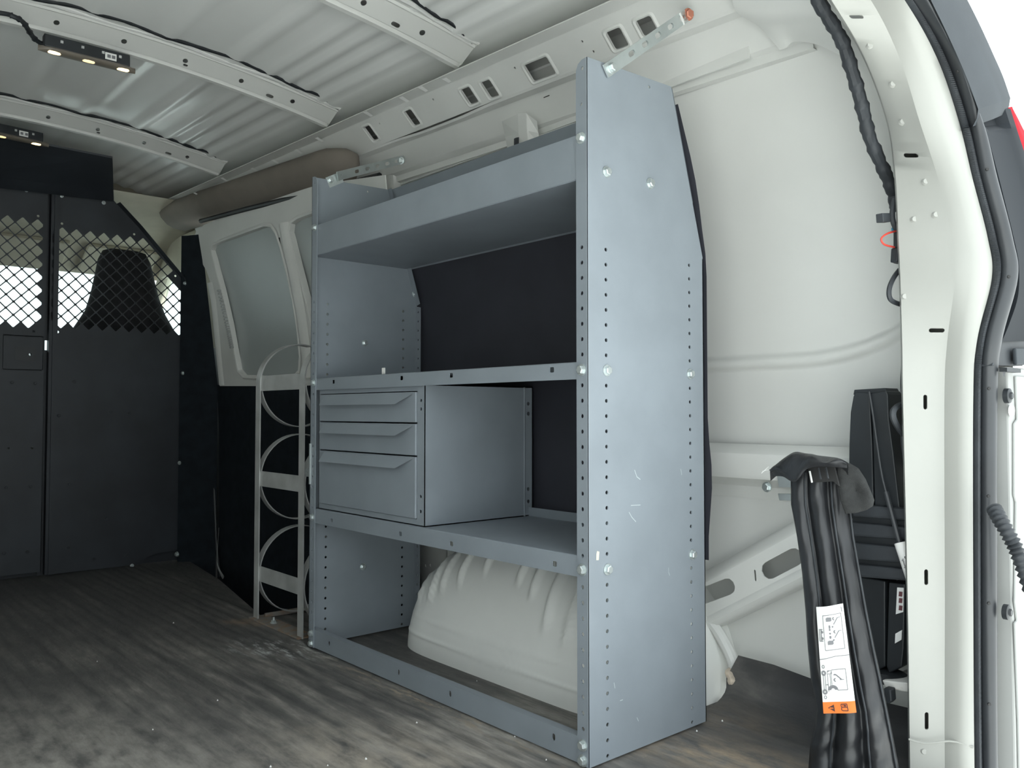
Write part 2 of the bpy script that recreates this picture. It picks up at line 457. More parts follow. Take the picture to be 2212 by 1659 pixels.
# horizontal belt rail under the swage
b = MB()
prof = [(.515, .512), (.478, .500), (.470, .494), (.470, .452), (.474, .444), (.50, .436), (.515, .425), (.522, .40)]
b.grid([[V((x, y, z)) for y, z in prof] for x in (-0.1, 0.5, 1.0, 1.31)])
belt = b.build('belt_rail', 'paint_in', wall_r, smooth=True, ang=30)
p = at(1657, 1052, 'y', .468); bolt(belt, p, (0, -1, 0), 'zinc', 1.15)
# zinc striker plates on the belt rail
for q in (((1677, 1020), (1720, 1022), (1720, 1053), (1682, 1053)), ((1680, 1066), (1720, 1067), (1720, 1082), (1683, 1081))):
    pts = [at(x, y, 'y', 0.467) for x, y in q]
    MB().prism([(p.x, p.z) for p in pts], lambda u, v, w: V((u, .467 + w, v)), 0, .003).build('striker_plate', 'zinc', wall_r, bevel=.001)
# diagonal brace with obround slots
def brace():
    O = V((0.80, 0.452, 0.168)); U = V((0.205, 0, 0.123)).normalized(); Wd = V((-U.z, 0, U.x))
    N = V((0, -1, 0))
    def loc(px, py):
        p = hit(px, py, O, N) - O; return p.dot(U), p.dot(Wd)
    holes = []
    for (a, c, hw) in (((1478, 1303), (1583, 1263), 0.016), ((1650, 1238), (1728, 1197), 0.0165)):
        u0, v0 = loc(*a); u1, v1 = loc(*c)
        holes.append(slot((u0 + u1) / 2, (v0 + v1) / 2, math.dist((u0, v0), (u1, v1)) / 2 + .004, hw, math.atan2(v1 - v0, u1 - u0)))
    u0, v0 = loc(1630, 1232); u1, v1 = loc(1632, 1254)
    holes.append(slot((u0 + u1) / 2, (v0 + v1) / 2, .011, .0022, math.atan2(v1 - v0, u1 - u0)))
    h0, h1 = loc(1600, 1300)[1], loc(1600, 1222)[1]
    lo, hi = h0 + .004, h1 + .004
    out = [(-0.05, lo), (0.62, lo), (0.62, hi), (-0.05, hi)]
    fn = lambda u, v, w: O + U * u + Wd * v - N * w
    b = MB().sheet(dens(out, .05), holes, fn, 0.0025)
    # rolled lower edge and sloping upper flange
    rows = []
    for u in (-0.05, 0.3, 0.62):
        rows.append([fn(u, lo - d, w) for d, w in ((0, 0), (.006, -.003), (.014, -.004), (.022, .002), (.026, .014), (.026, .06))])
    b.grid(rows)
    rows = []
    for u in (-0.05, 0.3, 0.62):
        rows.append([fn(u, hi + d, w) for d, w in ((0, 0), (.006, .002), (.020, .020), (.026, .030), (.028, .06))])
    b.grid(rows)
    return b.build('diagonal_brace', 'paint_in', wall_r, smooth=True, ang=35)
brace()
# inner wall rib beside the wheel arch
b = MB(); b.sheet(rrect(-0.11, 0.032, -0.02, 0.36, .004), [circ(at(920, 1222, 'y', .40).x, at(920, 1222, 'y', .40).z, .004), circ(at(930, 1221, 'y', .40).x, at(930, 1221, 'y', .40).z, .004)],
                  lambda u, v, w: V((u, .40 + w, v)), .003)
b.box(0.03, 0.034, .40, .51, -0.02, .36)
b.build('wall_rib', 'paint_in', wall_r)
# wheel arch
def arch():
    cx, cy, a, bb_, c = .49, .57, .40, .40, .298
    p, q = 2.3, 7.0
    RIBS = []
    for px, py in ((905, 1310), (937, 1305), (960, 1285), (995, 1268), (1042, 1242), (1118, 1265), (1152, 1296), (1192, 1366), (1238, 1405)):
        r_ = at(px, py, 'y', .205); RIBS.append((r_.x, r_.z))
    rows = []
    nx, ny = 260, 44
    for i in range(nx + 1):
        th = PI * i / nx
        ct, st = math.cos(th), math.sin(th)
        X = abs(ct) ** (2 / p) * (1 if ct < 0 else -1) * -1
        Z = abs(st) ** (2 / p)
        r = []
        for j in range(ny + 1):
            if j <= 32: rad = .93 * j / 32; yy = (1 - rad ** q) ** (1 / q)
            else:
                yy = (1 - .93 ** q) ** (1 / q) * (ny - j) / (ny - 32); rad = (1 - yy ** q) ** (1 / q)
            x = cx + a * X * rad; z = c * Z * rad
            y = cy - bb_ * yy + 0.05 * (z / .3) ** 1.5
            # pressed ribs running over the shoulder
            for xr, zl in RIBS:
                k = min(1, max(0, (z - zl) / .03))
                rib = math.exp(-((x - xr) / .0085) ** 4) * k
                z += .0065 * rib * min(1, rad); y -= .0075 * rib * yy
            y -= .0025 * math.exp(-((z - .045) / .004) ** 2) * yy
            y -= .0025 * math.exp(-((z - .085) / .004) ** 2) * yy * (1 if .25 < x < .7 else .3)
            r.append(V((x, y, z - .004)))
        rows.append(r)
    b = MB().grid(rows)
    rows2 = [[rows[i][-1], V((rows[i][-1].x, .53, rows[i][-1].z))] for i in range(nx + 1)]
    b.grid(rows2)
    return b.build('wheel_arch', 'archpaint_bright', wall_r, smooth=True, ang=70)
arch()
# seam roll and foam behind the arch
P = [at(1505, 1322, 'y', .46), at(1540, 1350, 'y', .46), at(1567, 1392, 'y', .46), at(1585, 1432, 'y', .46), at(1597, 1470, 'y', .46), at(1602, 1495, 'y', .46)]
MB().tube(catmull(P, 4), .0125, 10).build('seam_roll', 'paint_in', wall_r, smooth=True)
P = [at(1572, 1445, 'y', .45), at(1582, 1462, 'y', .45), at(1586, 1480, 'y', .45)]
MB().tube(catmull(P, 3), [.006, .010, .012, .011, .013, .012, .008], 9).build('seam_foam', 'foam', wall_r, smooth=True)

# ---- front part of the right wall: side door inner panel with blanked windows
def door_panel():
    O = V((-1.33, .30, .68)); T = V((-1.31, .222, 1.30)); R = V((0.05, .315, .66))
    U = (R - O).normalized(); Wd = (T - O); Wd = (Wd - U * Wd.dot(U)).normalized(); N = U.cross(Wd)
    if N.y > 0: N = -N
    def loc(px, py):
        p = hit(px, py, O, N) - O; return (p.dot(U), p.dot(Wd))
    fn = lambda u, v, w: O + U * u + Wd * v - N * w
    out = [loc(*p) for p in ((475, 834), (560, 834), (660, 833), (700, 832))] + [(1.275, 0.0), (1.275, .57)] + \
          [loc(*p) for p in ((690, 398), (640, 414), (560, 441), (470, 473), (440, 486), (424, 500), (417, 515), (421, 535), (433, 562), (446, 585), (455, 612), (462, 650), (466, 700), (470, 760))]
    r1 = [loc(*p) for p in ((458, 540), (462, 529), (480, 521), (530, 503), (572, 488), (586, 490), (596, 505), (606, 535), (620, 590), (633, 650), (643, 715), (648, 770), (646, 800), (632, 815), (580, 815), (528, 813), (516, 800), (508, 760), (497, 700), (480, 625), (468, 580))]
    r2 = [loc(*p) for p in ((627, 500), (630, 482), (645, 472), (690, 455))] + [(1.235, .50), (1.235, .06)] + [loc(*p) for p in ((700, 800), (690, 770), (680, 720), (664, 650), (645, 575))]
    b = MB().sheet(dens(out, .05), [r1, r2], fn, .004)
    # rolled reveals of the window openings
    for r in (r1, r2):
        cu = sum(p[0] for p in r) / len(r); cv = sum(p[1] for p in r) / len(r)
        rows = []
        for d, w in ((-.012, -.003), (-.005, -.006), (.001, -.004), (.004, .004), (.005, .014)):
            L = []
            for (u, v) in r:
                q = V((cu - u, cv - v)).normalized(); L.append(fn(u + q.x * d, v + q.y * d, w))
            rows.append(L)
        b.grid(rows, closed=True)
    o = b.build('door_1', 'paint_in', smooth=True, ang=40, kind='structure')
    for i, r in enumerate((r1, r2)):
        cu = sum(p[0] for p in r) / len(r); cv = sum(p[1] for p in r) / len(r)
        us = [p[0] for p in r]; vs = [p[1] for p in r]
        rows = []
        for a in range(9):
            u = min(us) - .02 + (max(us) - min(us) + .04) * a / 8; L = []
            for c in range(9):
                v = min(vs) - .02 + (max(vs) - min(vs) + .04) * c / 8
                L.append(fn(u, v, 0.009 + .010 * (1 - ((c - 4) / 4) ** 2)))
            rows.append(L)
        MB().grid(rows).build('window_blank', 'blank', o, smooth=True)
    # square hole in the mullion, ridge on the mullion
    u, v = loc(604, 522)
    MB().prism(rrect(u - .006, u + .006, v - .013, v + .013, .002), lambda a, c, w: fn(a, c, -w), .0005, .0015).build('clip_hole', 'black_ink', o)
    P = [loc(*p) for p in ((615, 482), (622, 530), (637, 600), (652, 680), (662, 760), (668, 815))]
    rows = []
    for d, w in ((-.030, -.001), (-.018, -.012), (0, -.016), (.018, -.012), (.030, -.001)):
        rows.append([fn(u + d, v, w) for u, v in P])
    MB().grid(rows).build('mullion_ridge', 'paint_in', o, smooth=True)
    P = [loc(*p) for p in ((449, 612), (457, 650), (462, 700), (468, 765), (475, 832))]
    MB().grid([[fn(u + d, v, w) for u, v in P] for d, w in ((.003, -.001), (.010, -.007), (.032, -.008), (.045, -.001))]).build('edge_ridge', 'paint_in', o, smooth=True)
    P = [loc(*p) for p in ((478, 628), (495, 700), (505, 750))]
    for k in range(22):
        t = k / 21 * 2; i = min(1, int(t)); f = t - i
        u = P[i][0] + (P[i + 1][0] - P[i][0]) * f; v = P[i][1] + (P[i + 1][1] - P[i][1]) * f
        MB().obox(fn(u + .004, v, -.010), U * .006, Wd * .0035, N * .006).build('seal_tab', 'steel', o)
    return o
door1 = door_panel()
# black lower trim of the side door, dark rear edge of the cab pillar
b = MB()
b.grid([[V((x, .302 + .013 * (x + 1.33) / 1.3, .685)), V((x, .312, .5)), V((x, .315, .2)), V((x, .31, -.26))] for x in (-1.34, -1.1, -.7, -.3, 0.0)])
low = b.build('door_trim', 'carpet', door1, smooth=True)
b = MB(); b.grid([[V((-1.42, .185, z)), V((-1.405, .20, z)), V((-1.35, .285 - .06 * max(0, (z - .68) / .6), z)), V((-1.335, .303 - .075 * max(0, (z - .68) / .6), z))] for z in (-.25, .3, .68, 1.0, 1.27)])
b.build('pillar_trim', 'carpet', door1, smooth=True)
P = [at(455, 870, 'y', .298), at(458, 950, 'y', .298), at(463, 1060, 'y', .298), at(468, 1180, 'y', .298), at(476, 1245, 'y', .298)]
MB().tube(catmull(P, 5), .006, 8).build('door_weatherstrip', 'plastic', door1, smooth=True)
P = [at(473, 1140, 'y', .285), at(469, 1200, 'y', .285), at(471, 1225, 'y', .285), at(482, 1247, 'y', .285)]
MB().tube(catmull(P, 4), [.001, .0012, .0014, .0016, .002, .002, .003, .004, .005, .006, .007, .008, .009], 6, flat=.4).build('torn_strip', 'steel', door1, smooth=True)

# ---- roof
def zb(y): return 1.487 - .055 * ((y + .45) / .65) ** 2
YL = -1.12
def roof():
    ys = []
    y = YL - .12
    while y < .35: ys.append(y); y += .0125
    ys.append(.352)
    def z(y):
        yy = y if y > -.45 else -.9 - y
        base = zb(yy) + .040
        if yy > .13: base = max(base - 0.5 * (yy - .13) ** 1.55, 1.462 if yy < .335 else 1.462 - (yy - .335) * 3.2)
        for c, wd, h in ((.055, .014, .007), (.11, .014, .007), (.165, .013, .006), (.0, .014, .006), (-.10, .02, .006), (-.27, .02, .006), (-.45, .02, .005)):
            base -= h * math.exp(-((yy - c) / wd) ** 4)
        return base
    rows = [[V((x, yy + .03 * x * max(-1, min(1, (yy + .45) / .65)), z(yy) - .015 * x)) for yy in ys] for x in (-1.75, -1.45, -1.1, -.7, -.33, 0, .285, .6, .9, 1.2, 1.42)]
    return MB().grid(rows).build('ceiling', 'roofpaint', smooth=True, ang=60, kind='structure')
ceil = roof()
def bow(xc, name='roof_bow'):
    prof = [(.090, .036), (.064, .034), (.060, .029), (.056, .029)]
    prof2 = [(.010, .006), (.007, .011), (.001, .010), (-.002, .001), (-.014, 0), (-.020, .006), (-.026, .034), (-.050, .036)]
    ys = [YL + .02 + (.235 - YL - .02) * k / 40 for k in range(41)]
    def P(dx, y, dz): 
        yy = y if y > -.45 else -.9 - y
        return V((xc + dx, y + .03 * xc * max(-1, min(1, (y + .45) / .65)), zb(yy) + dz - .015 * xc))
    b = MB()
    b.grid([[P(dx, y, dz) for dx, dz in prof] for y in ys])
    b.grid([[P(dx, y, dz) for dx, dz in prof2] for y in ys])
    holes = [circ(.030, y, .0068, 10) for y in [-.98 + .155 * k for k in range(8)]] + [slot(.018, .04, .011, .005, PI / 2), slot(.018, -.2, .006, .003, PI / 2)]
    b.sheet(dens([(.010, ys[0]), (.056, ys[0]), (.056, ys[-1]), (.010, ys[-1])], .03), holes, lambda u, v, w: P(u, v, .006 + (u - .010) * .5), 0)
    # end gusset joining the bow to the rail
    for s in (.235,):
        b.add([P(.09, s, .036), P(.056, s, .029), P(.010, s, .005), P(-.014, s, 0), P(-.050, s, .036)], [(0, 1, 2, 3, 4)])
    o = b.build(name, 'paint', ceil, smooth=True, ang=35)
    # crushed sealant bead along the rear flange
    rnd = random.Random(int(xc * 100) + 5)
    path = []
    for k in range(90):
        y = ys[0] + (ys[-1] - ys[0]) * k / 89
        wob = .004 * math.sin(y * 19 + xc * 7) + .003 * math.sin(y * 47) - (.03 * max(0, (y - .13) / .1))
        path.append(P(.094 + wob, y, .037 - .004 * max(0, math.sin(y * 19))))
    MB().tube(path, [.0045 + rnd.uniform(-.0008, .0012) for _ in path], 6, flat=1.0).build('sealant_bead', 'plastic', o, smooth=True)
    path = [P(.074 + .006 * math.sin(y * 23 + 1) + rnd.uniform(-.0015, .0015), y, .0335) for y in ys]
    MB().tube(path, [.0035 + rnd.uniform(-.001, .0015) for _ in path], 6, flat=1.6).build('filler_bead', 'white', o, smooth=True)
    return o
for xc in (-1.10, -.335, .285): bow(xc)

# ---- roof side rail with rectangular openings
def rshift(x): return V((x, .03 * x, -.015 * x))
FA, FBT = V((0, .243, 1.405)), V((0, .303, 1.347))
RD = V((1, .03, -.015)); RS = (FBT - FA)
RN = RD.cross(RS).normalized()
if RN.y > 0: RN = -RN
def rail():
    b = MB()
    xs = [-1.6 + 2.72 * k / 30 for k in range(31)]
    prof1 = [(.2065, 1.407), (.2065, 1.4045), (.238, 1.4035), (.243, 1.402)]
    rows = []
    for x in xs: rows.append([V((0, y, z)) + rshift(x) for y, z in prof1])
    b.grid(rows)
    L = RS.length; S = RS.normalized()
    # the hole face stands out in long shallow steps
    def step(x): return 0.0022 * (1 / (1 + math.exp(-(x - .36) / .006)) - 1 / (1 + math.exp(-(x - .78) / .006))) + .0022 / (1 + math.exp((x - .21) / .006))
    fn = lambda u, v, w: FA + rshift(u) + S * v + RN * (step(u) - w)
    def loc(px, py):
        p = hit(px, py, FA, RN); u = p.x
        return (u, (p - FA - rshift(u)).dot(S))
    C4 = lambda q: [(660 + x / 2.765, y / 2.765) for x, y in q]
    quads = [C4(q) for q in (((360, 755), (395, 740), (430, 830), (395, 845)), ((597, 660), (640, 645), (683, 740), (640, 755)), ((930, 535), (985, 513), (1028, 610), (975, 632)),
             ((1048, 490), (1110, 470), (1155, 575), (1100, 595)), ((1310, 385), (1450, 330), (1495, 440), (1355, 490)), ((1802, 185), (1890, 157), (1935, 285), (1840, 308)), ((1972, 120), (2060, 95), (2110, 190), (2010, 225)))]
    quads.append([(1612, -16), (1650, -28), (1656, 0), (1626, 9)])
    holes = []
    rims = []
    for q in quads:
        c = [loc(*p) for p in q]
        u0 = (c[0][0] + c[3][0]) / 2; u1 = (c[1][0] + c[2][0]) / 2
        v0 = (c[0][1] + c[1][1]) / 2; v1 = (c[2][1] + c[3][1]) / 2
        u0, u1 = min(u0, u1), max(u0, u1); v0, v1 = min(v0, v1), max(v0, v1)
        v0 = max(v0, .008); v1 = min(v1, L - .008)
        holes.append(rrect(u0, u1, v0, v1, min(.006, (u1 - u0) * .3, (v1 - v0) * .3)))
        rims.append((u0, u1, v0, v1))
    for p in C4(((765, 592), (1253, 403), (1655, 245), (1722, 305), (445, 735))):
        u, v = loc(*p)
        if .004 < v < L - .004: holes.append(circ(u, v, .0028, 8))
    out = [(xs[0], 0)] + [(x, 0) for x in xs[1:-1]] + [(xs[-1], 0), (xs[-1], L)] + [(x, L) for x in xs[-2:0:-1]] + [(xs[0], L)]
    ex = [(x, L * k / 3) for k in (1, 2) for s in (.21, .36, .78) for x in (s - .014, s - .007, s, s + .007, s + .014) if not any(h[0] - .004 < x < h[1] + .004 for h in rims)]
    oe = []
    for a in dens(out, .04): oe.append(a)
    b.sheet(oe, holes, fn, .0025, ex)
    # pressed bosses around each opening
    for (u0, u1, v0, v1) in rims:
        R0 = rrect(u0 - .009, u1 + .009, max(.001, v0 - .008), min(L - .001, v1 + .008), .010)
        R1 = rrect(u0 - .004, u1 + .004, v0 - .004, v1 + .004, .007)
        R2 = rrect(u0, u1, v0, v1, .005)
        b.grid([[fn(u, v, w) for u, v in R] for R, w in ((R0, -.0003), (R1, -.0028), (R2, -.001), (R2, .006))], closed=True)
    # lower faces
    prof2 = [(.303, 1.347), (.309, 1.343), (.336, 1.343), (.342, 1.339), (.368, 1.292), (.372, 1.284), (.384, 1.278), (.386, 1.262), (.405, 1.262)]
    rows = []
    for x in xs:
        e = .010 * math.exp(-((x - .12) / .16) ** 4)
        rows.append([V((0, y - (e if 2 <= i <= 5 else 0), z - (e * .6 if i < 5 else 0))) + rshift(x) + RN * step(x) * (1 if i < 2 else .3) for i, (y, z) in enumerate(prof2)])
    b.grid(rows)
    o = b.build('roof_rail', 'paint_in', ceil, smooth=True, ang=32)
    # small stamped tabs along the flange
    for px, py in ((420, 415), (480, 383), (545, 362), (590, 344), (640, 322), (685, 296), (790, 240), (868, 208), (908, 185), (958, 165), (1120, 100), (1215, 60), (1290, 28)):
        p = at(px, py, 'z', 1.4 - .015 * 0)
        q = hit(px, py, V((0, .225, 1.404)), V((0, 0, 1)))
        MB().add([q + V((-.012, -.002, -.001)), q + V((.004, 0, -.001)), q + V((.012, .016, -.012)), q + V((.0, .016, -.012))], [(0, 1, 2, 3)]).build('stamped_tab', 'white', o)
    # channel behind the openings
    b = MB()
    b.grid([[V((0, y, z)) + rshift(x) for y, z in ((.2065, 1.4085), (.25, 1.416), (.36, 1.412), (.41, 1.38), (.41, 1.262))] for x in xs])
    b.build('rail_backing', 'paint_in', o)
    for px, py in ((1537, 90), (1600, 80), (1630, 80), (1660, 92)):
        pass
    # thin slits in the lower face
    for a, c in (((1405, 122), (1424, 118)), ((1175, 211), (1187, 206))):
        P0 = at(*a, 'z', 1.325); P1 = at(*c, 'z', 1.325)
        MB().obox((P0 + P1) / 2 - V((0, 0, .0)), (P1 - P0) / 2, V((0, .0012, 0)), V((0, 0, .0008))).build('drain_slit', 'black_ink', o)
    return o
rail_o = rail()
# hat bracket hanging below the rail above the top shelf
def bracket():
    b = MB(); y0 = .352
    pts = [at(*p, 'y', y0) for p in ((1086, 250), (1108, 246), (1108, 300), (1100, 310))]
    A = at(1084, 262, 'y', y0); B = at(1118, 246, 'y', y0 - .02); C = at(1136, 244, 'y', y0 - .02); D = at(1160, 262, 'y', y0)
    A2 = at(1098, 330, 'y', y0 + .03); B2 = at(1122, 330, 'y', y0 + .0); C2 = at(1142, 320, 'y', y0); D2 = at(1166, 312, 'y', y0 + .03)
    b.grid([[A, B, C, D], [A.lerp(A2, .5), B.lerp(B2, .5), C.lerp(C2, .5), D.lerp(D2, .5)], [A2, B2, C2, D2]])
    o = b.build('hat_bracket', 'paint', rail_o, bevel=.002)
    c = at(1116, 300, 'y', y0 - .018); 
    MB().tube([c + V((.004, -.004, .0)), c + V((.004, -.0045, -.03))], .009, 12, flat=.3).build('bracket_hole', 'rubber', o, smooth=True)
    # recessed window header panel behind it
    b = MB()
    for (y, z0, z1) in ((.395, 1.30, 1.258),):
        b.box(-.30, 1.0, y, y + .004, z1, z0)
    b.build('window_header', 'paint_in', rail_o)
bracket()
# quarter pillar behind the left end of the shelving
b = MB()
rows = []
for (px0, px1, py) in ((800, 872, 350), (812, 868, 380), (822, 866, 410), (830, 870, 450)):
    L = []
    for k in range(7):
        t = k / 6; L.append(at(px0 + (px1 - px0) * t, py, 'y', .40 - .035 * math.sin(PI * t)))
    rows.append(L)
b.grid(rows)
q_p = b.build('quarter_pillar', 'paint_in', wall_r, smooth=True)
for px in (787, 800, 812):
    A = at(px, 360, 'y', .375); B = at(px + 22, 412, 'y', .375)
    MB().bar([A, B], (1, 0, 0), .006, .003).build('pillar_strip', 'paint_in' if px == 787 else 'rubber', q_p)

# ---- rear corner: gusset, door pillar
G0 = [at(px, py, 'y', y) for px, py, y in ((1578, -30, .28), (1620, -60, .27), (1680, -80, .25), (1730, -90, .23), (1770, -90, .21), (1800, -60, .20))]
G1 = [at(px, py, 'y', y) for px, py, y in ((1590, 25, .315), (1640, 25, .30), (1690, 20, .285), (1740, 15, .27), (1785, 25, .26), (1815, 40, .25))]
G2 = [at(px, py, 'y', y) for px, py, y in ((1640, 58, .35), (1665, 62, .345), (1705, 55, .335), (1755, 60, .32), (1800, 75, .30), (1840, 95, .285))]
G3 = [at(px, py, 'y', y) for px, py, y in ((1684, 108, .39), (1697, 104, .39), (1716, 90, .385), (1760, 95, .37), (1800, 112, .345), (1850, 140, .32))]
rows = [catmull(r, 5) for r in (G0, G1, G2, G3)]
cols = list(zip(*rows))
MB().grid([catmull(list(c), 4) for c in cols]).build('corner_gusset', 'paint', wall_r, smooth=True)

PYS = (1659, 1300, 870, 740, 600, 514, 385, 264, 125, 0)
DXS = (0, 0, .004, .014, .034, .032, .020, .010, 0, -.008)
def DX(py):
    for (a, da), (c, dc) in zip(list(zip(PYS, DXS)), list(zip(PYS, DXS))[1:]):
        if c <= py <= a: return da + (dc - da) * (a - py) / (a - c)
    return 0 if py > 0 else -.008
CI = [at(x, y, 'x', 1.30) for x, y in zip((1966, 1961, 1951, 1949, 1945, 1941, 1935, 1919, 1869, 1796), PYS)]
CR = [at(x, y, 'x', 1.345 + DX(y)) for x, y in zip((2041, 2041, 2040, 2046, 2063, 2056, 2026, 1987, 1943, 1881), PYS)]
CS = [at(x, y, 'x', 1.385 + DX(y)) for x, y in zip((2105, 2102, 2102, 2110, 2143, 2134, 2101, 2072, 2024, 1951), PYS)]
CM = [at(x, y, 'x', 1.395 + DX(y)) for x, y in zip((2122, 2119, 2119, 2126, 2161, 2152, 2119, 2091, 2043, 1970), PYS)]
CO = [at(x, y, 'x', 1.415 + DX(y)) for x, y in zip((2157, 2156, 2156, 2165, 2200, 2189, 2156, 2125, 2066, 2006), PYS)]
def ext(C, x, dz):
    C = [C[0] + V((0, 0.0, -.35))] + C
    return C + [V((x, .02, 1.205 + dz)), V((x, -.15, 1.22 + dz)), V((x, -.40, 1.225 + dz))]
CI = catmull(ext(CI, 1.30, .03), 8); CR = catmull(ext(CR, 1.345, .012), 8); CS = catmull(ext(CS, 1.385, .0), 8)
CM = catmull(ext(CM, 1.395, -.003), 8); CO = catmull(ext(CO, 1.415, -.004), 8)
NV_ = len(CI) - 1
def cev(C, v):
    v = max(0, min(NV_ - 1e-6, v)); i = int(v); return C[i].lerp(C[i + 1], v - i)
def pillar():
    def fn(u, v, w):
        a, c = cev(CI, v), cev(CR, v)
        return a.lerp(c, u) + V((-.6, .8, 0)) * w
    def findv(py, u):
        best = min(range(NV_ * 10), key=lambda k: abs(proj(fn(u, k / 10, 0))[1] - py) + (1000 if fn(u, k / 10, 0).y < .05 else 0))
        return best / 10
    holes = []
    for px, py, hw, hh, ang in ((1850, 36, 15, 4.5, -.16), (1969, 336, 16, 5, -.12), (2024, 714, 17, 4.5, 0), (1999, 868, 4.2, 16, 0), (2001, 1248, 4.2, 17, 0), (2002, 1557, 4.2, 19, 0)):
        v = findv(py, .5); x0 = proj(fn(0, v, 0))[0]; x1 = proj(fn(1, v, 0))[0]
        pv = abs(proj(fn(.5, v + .5, 0))[1] - proj(fn(.5, v - .5, 0))[1])
        u = (px - x0) / (x1 - x0); v = findv(py, u)
        for _ in range(3):
            x0 = proj(fn(0, v, 0))[0]; x1 = proj(fn(1, v, 0))[0]; u = (px - x0) / (x1 - x0); u = min(.85, max(.15, u)); v = findv(py, u)
        eu, ev = hw / abs(x1 - x0), hh / pv
        L = slot(0, 0, max(hw, hh), min(hw, hh), 0 if hw > hh else PI / 2)
        holes.append([(u + x / hw * eu, v + (y / hh) * ev - ang * (x / hw) * eu * 0) for x, y in L])
    out = [(0, v) for v in range(NV_ + 1)] + [(1, v) for v in range(NV_, -1, -1)]
    b = MB().sheet(out, holes, fn, .003, [(.5, v + .5) for v in range(NV_) if not any(abs(sum(p[1] for p in h) / len(h) - v - .5) < 2 for h in holes)])
    n = len(CI)
    # rounded nose and outer face
    rows = []
    for i in range(n):
        A, R, S = CI[i], CR[i], CS[i]
        rows.append([R, R.lerp(S, .3) + V((.010, -.008, 0)), R.lerp(S, .6) + V((.012, -.008, 0)), R.lerp(S, .85) + V((.008, -.004, 0)), S, S + V((.006, .02, 0))])
    b.grid(rows)
    # inner return towards the skin
    rows = []
    for i in range(n):
        A = CI[i]
        out_ = V((0, 1, .25)) if A.y > .1 else V((0, .25, 1))
        rows.append([A, A + V((-.006, .004, 0)) + out_ * .004, A + V((-.010, 0, 0)) + out_ * .05, A + V((-.012, 0, 0)) + out_ * .17])
    b.grid(rows)
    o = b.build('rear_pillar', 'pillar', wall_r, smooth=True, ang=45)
    for px, py in ((1880, 96), (1930, 180), (1951, 262), (2001, 392), (1977, 474), (2023, 464), (1955, 640), (1997, 1625)):
        v = findv(py, .6); x0 = proj(fn(0, v, 0))[0]; x1 = proj(fn(1, v, 0))[0]
        u = (px - x0) / (x1 - x0); p = fn(u, v, 0)
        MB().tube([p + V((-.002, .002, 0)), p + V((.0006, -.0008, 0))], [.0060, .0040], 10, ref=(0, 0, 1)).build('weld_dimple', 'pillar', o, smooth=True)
    # overlapped joint low on the pillar
    P = []
    for k in range(9):
        u = k / 8
        P.append(at(1964 + (2104 - 1964) * u, 1596 + 14 * u + 5 * math.sin(u * 7), 'x', 1.302 + .085 * u) + V((.0, -.002, 0)))
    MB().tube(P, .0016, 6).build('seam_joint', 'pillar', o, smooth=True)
    return o
pillar_o = pillar()

# ---- outer body side and roof edge beyond the inner panels
OP = [at(x, y, 'x', 1.405) + V((0, -.012, 0)) for x, y in ((2255, 573), (2225, 420), (2190, 290), (2160, 180), (2130, 110), (2095, 35), (2060, -25))]
OPr = [(.62, -.6), (.64, .3)] + [(p.y, p.z) for p in OP] + [(.36, 1.36), (.30, 1.45), (.15, 1.53), (-.1, 1.57), (-.45, 1.59)]
OPf = [(.66, -.6), (.67, .3)] + [(.67 - .02 * k, .80 + .075 * k) for k in range(len(OP))] + [(.50, 1.36), (.44, 1.46), (.30, 1.55), (-.1, 1.58), (-.45, 1.60)]
MB().grid([[V((x, a + (c - a) * t, d + (e - d) * t)) for (a, d), (c, e) in zip(OPf, OPr)] for x, t in ((-1.4, 0), (0, 0), (1.15, 0), (1.28, .4), (1.335, .8), (1.36, 1))]).build('outer_panel', 'paint', wall_r, smooth=True)

# ---- left half of the body shell, rear header and unseen sides (they shade the interior)
b = MB()
b.grid([[V((x, -.9 - skin_y(z), z)) for z in (-.3, .2, .7, 1.05, 1.3, 1.45)] for x in (-2.4 + .72, -.4, 1.36)])
wall_l = b.build('wall_left', 'paint', smooth=True, kind='structure')
b = MB()
mir = lambda p: V((p.x, -.9 - p.y, p.z))
b.grid([[mir(CI[i]), mir(CR[i]), mir(CS[i]), mir(CO[i]) + V((0, -.1, .03))] for i in range(len(CI))])
b.build('rear_pillar', 'paint', wall_l, smooth=True)
b = MB()
b.grid([[V((1.30, y, 1.235)), V((1.26, y, 1.26)), V((1.20, y, 1.36)), V((1.17, y, 1.46))] for y in (-1.15, -.45, .12, .26)])
b.grid([[V((1.415, y, 1.225)), V((1.43, y, 1.30)), V((1.42, y, 1.52))] for y in (-1.15, -.45, .12, .26)])
b.build('rear_header', 'paint', ceil, smooth=True)

